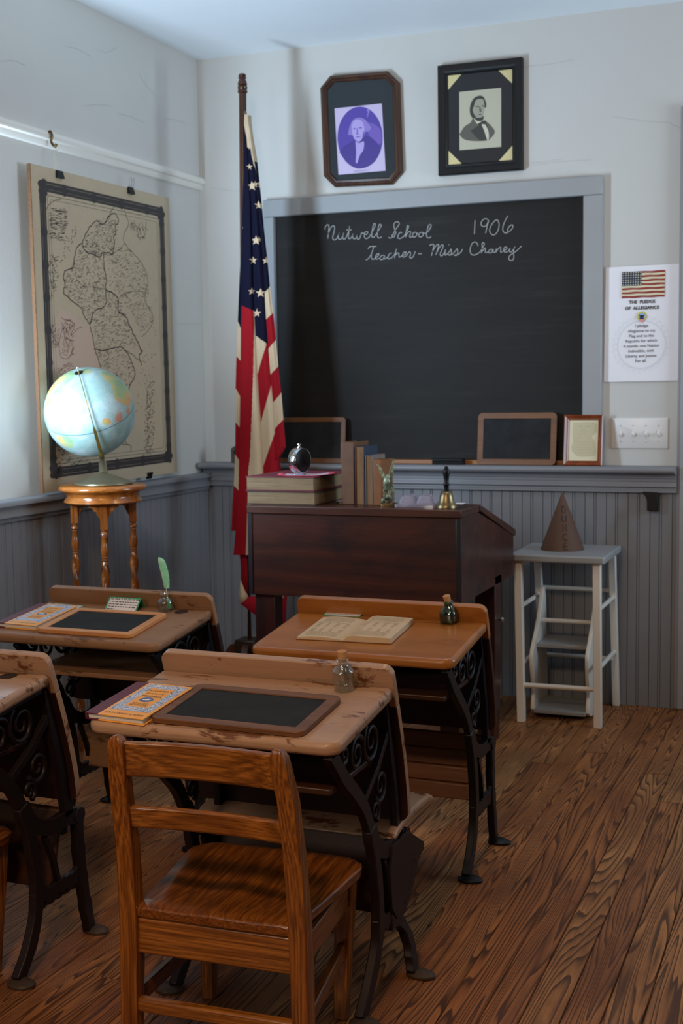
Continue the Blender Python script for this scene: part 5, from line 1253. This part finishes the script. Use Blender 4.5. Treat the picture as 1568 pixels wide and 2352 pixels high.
mb = MB(); N_ = len(path)
Lp, Rp = [], []
for i, p in enumerate(path):
    f = i/(N_-1)
    if f < .32: continue
    g_ = (f-.32)/.68; wv = .0105*math.sin(PI*min(1, .12+g_*.88))**.6
    Lp.append(p-r_*wv*.75+n_*(.003*math.sin(g_*3))); Rp.append(p+r_*(wv*1.15+.0012*(i % 2))-n_*(.004*g_))
for off in (0, .0006):
    A_ = [mb.bm.verts.new(p+n_*off) for p in Lp]; B_ = [mb.bm.verts.new(p+n_*off) for p in Rp]; M2 = [mb.bm.verts.new((a+b)/2+n_*(.003+off)) for a, b in zip(Lp, Rp)]
    for i in range(len(Lp)-1): mb.face([A_[i], M2[i], M2[i+1], A_[i+1]]); mb.face([M2[i], B_[i], B_[i+1], M2[i+1]])
k_ = NT('green_feather'); k_.set(Base_Color=k_.ramp(k_.noise(k_.coord(), 60, 3), ((.4, '#7fd0a0'), (.65, '#a9dcc0'))), Roughness=.6); mb.build('vane', k_.m, t2)
mb = MB(); mb.tube([c+r_*.012+Vector((0, 0, .0055)), c+r_*.008+Vector((0, 0, .02)), c+r_*.005+Vector((0, 0, .036))], [.006, .005, .003], 10); mb.build('wrapped_base', plain('green_wrap', '#57b06a', .6), t2)

# ------------------------------------------------------------------ oak chairs
def make_chair(label, org, ang):
    f = Vector((-math.sin(ang), math.cos(ang), 0)); r = Vector((math.cos(ang), math.sin(ang), 0)); o = Vector(org)
    L = lambda a, b, z: o+r*a+f*b+Vector((0, 0, z))
    t = thing('school_chair', label, 'chair', o, ang)
    def beam(a, b, w0, d0, w1, d1):
        mb = MB(); a, b = Vector(a), Vector(b)
        mb.loft([[a+r*u*w0/2+f*v*d0/2 for u, v in ((-1, -1), (1, -1), (1, 1), (-1, 1))], [b+r*u*w1/2+f*v*d1/2 for u, v in ((-1, -1), (1, -1), (1, 1), (-1, 1))]]); return mb
    for s in (-1, 1):
        mb = MB(); rings = []
        for b, z, w, d in ((-.005, 0, .032, .028), (0, .20, .034, .034), (.0, .29, .034, .036), (-.012, .42, .033, .032), (-.035, .54, .032, .03), (-.052, .605, .031, .03), (-.056, .62, .028, .027), (-.058, .632, .016, .02), (-.059, .635, .006, .012)):
            c = L(s*(.170-.012*z/.63+(-.006 if z > .55 else 0)), b, z)
            rings.append([c+r*u*w/2+f*v*d/2 for u, v in ((-1, -1), (1, -1), (1, 1), (-1, 1))])
        mb.loft(rings); mb.build('back_post', OAK, t, bevel=.006, seg=3)
        beam(L(s*.142, .272, 0), L(s*.148, .295, .28), .026, .026, .038, .034).build('leg', OAK, t, bevel=.003)
        mb = MB(); mb.loft([[L(s*.168+u, -.005, z) for u, z in ((-.008, .105), (.008, .105), (.008, .135), (-.008, .135))], [L(s*.145+u, .275, z) for u, z in ((-.008, .125), (.008, .125), (.008, .155), (-.008, .155))]]); mb.build('stretcher', OAKY, t, bevel=.003)
        mb = MB(); mb.loft([[L(s*.163+u, .01, z) for u, z in ((-.008, .225), (.008, .225), (.008, .276), (-.008, .276))], [L(s*.15+u, .285, z) for u, z in ((-.008, .225), (.008, .225), (.008, .276), (-.008, .276))]]); mb.build('seat_rail', OAKY, t, bevel=.002)
    def hbar(z0, z1, b0, b1, bow, hw, name, mat, th=.016, arch=0):
        mb = MB(); rings = []
        for i in range(17):
            u = -1+2*i/16; y0_, y1_ = b0-bow*(1-u*u), b1-bow*(1-u*u)
            zz = arch*(1-u*u)
            rings.append([L(u*hw, y0_-th/2, z0), L(u*hw, y0_+th/2, z0), L(u*hw, y1_+th/2, z1+zz), L(u*hw, y1_-th/2, z1+zz)])
        mb.loft(rings); mb.build(name, mat, t, bevel=.004, seg=3)
    hbar(.556, .622, -.038, -.052, -.016, .148, 'crest_rail', OAKX, .018)
    hbar(.456, .497, -.018, -.026, -.012, .148, 'back_slat', OAKX, .016)
    hbar(.215, .283, .002, .002, 0, .155, 'seat_rail', OAKX, .018); hbar(.225, .283, .298, .298, 0, .14, 'seat_rail', OAKX, .018)
    hbar(.105, .130, -.002, -.002, 0, .16, 'stretcher', OAKX, .02); hbar(.17, .195, .28, .28, 0, .14, 'stretcher', OAKX, .018)
    # dished seat
    mb = MB(); n = 22; top, botm = [], []
    for j in range(n+1):
        v = j/n; hw = .157+.031*v; row, rb_ = [], []
        for i in range(n+1):
            u = -1+2*i/n; fr = .352-.02*abs(u)**6*(1 if v > .5 else 0)
            hwv = hw-(.018*max(0, (v-.86)/.14)**2)
            dish = .011*math.exp(-((abs(u)-.42)/.34)**2)*math.exp(-((v-.42)/.34)**2)+.003*math.exp(-((v-.35)/.3)**2)
            edge = .006*max(0, abs(u)*1.0-.86)/.14+.008*max(0, (v-.9)/.1)**2+.006*max(0, (.06-v)/.06)**2
            row.append(mb.bm.verts.new(L(u*hwv, -.012+fr*v, .312-dish-edge))); rb_.append(mb.bm.verts.new(L(u*hwv*.985, -.010+fr*v*.985, .284)))
        top.append(row); botm.append(rb_)
    for j in range(n):
        for i in range(n): mb.face([top[j][i], top[j][i+1], top[j+1][i+1], top[j+1][i]]); mb.face([botm[j][i], botm[j+1][i], botm[j+1][i+1], botm[j][i+1]])
    for i in range(n):
        mb.face([top[0][i], botm[0][i], botm[0][i+1], top[0][i+1]]); mb.face([top[n][i+1], botm[n][i+1], botm[n][i], top[n][i]])
        mb.face([top[i+1][0], botm[i+1][0], botm[i][0], top[i][0]]); mb.face([top[i][n], botm[i][n], botm[i+1][n], top[i+1][n]])
    mb.build('seat', OAKY, t, bevel=.003, angle=50)
    return t
ch = make_chair('golden oak school chair tucked under the worn front desk', (1.551, -2.966, 0), .045)
q = atz(8, 2240, 0)
dup(ch, (q.x-.168, q.y-.272, 0), 0, 'oak chair at the left edge of the photo, only a leg in view')
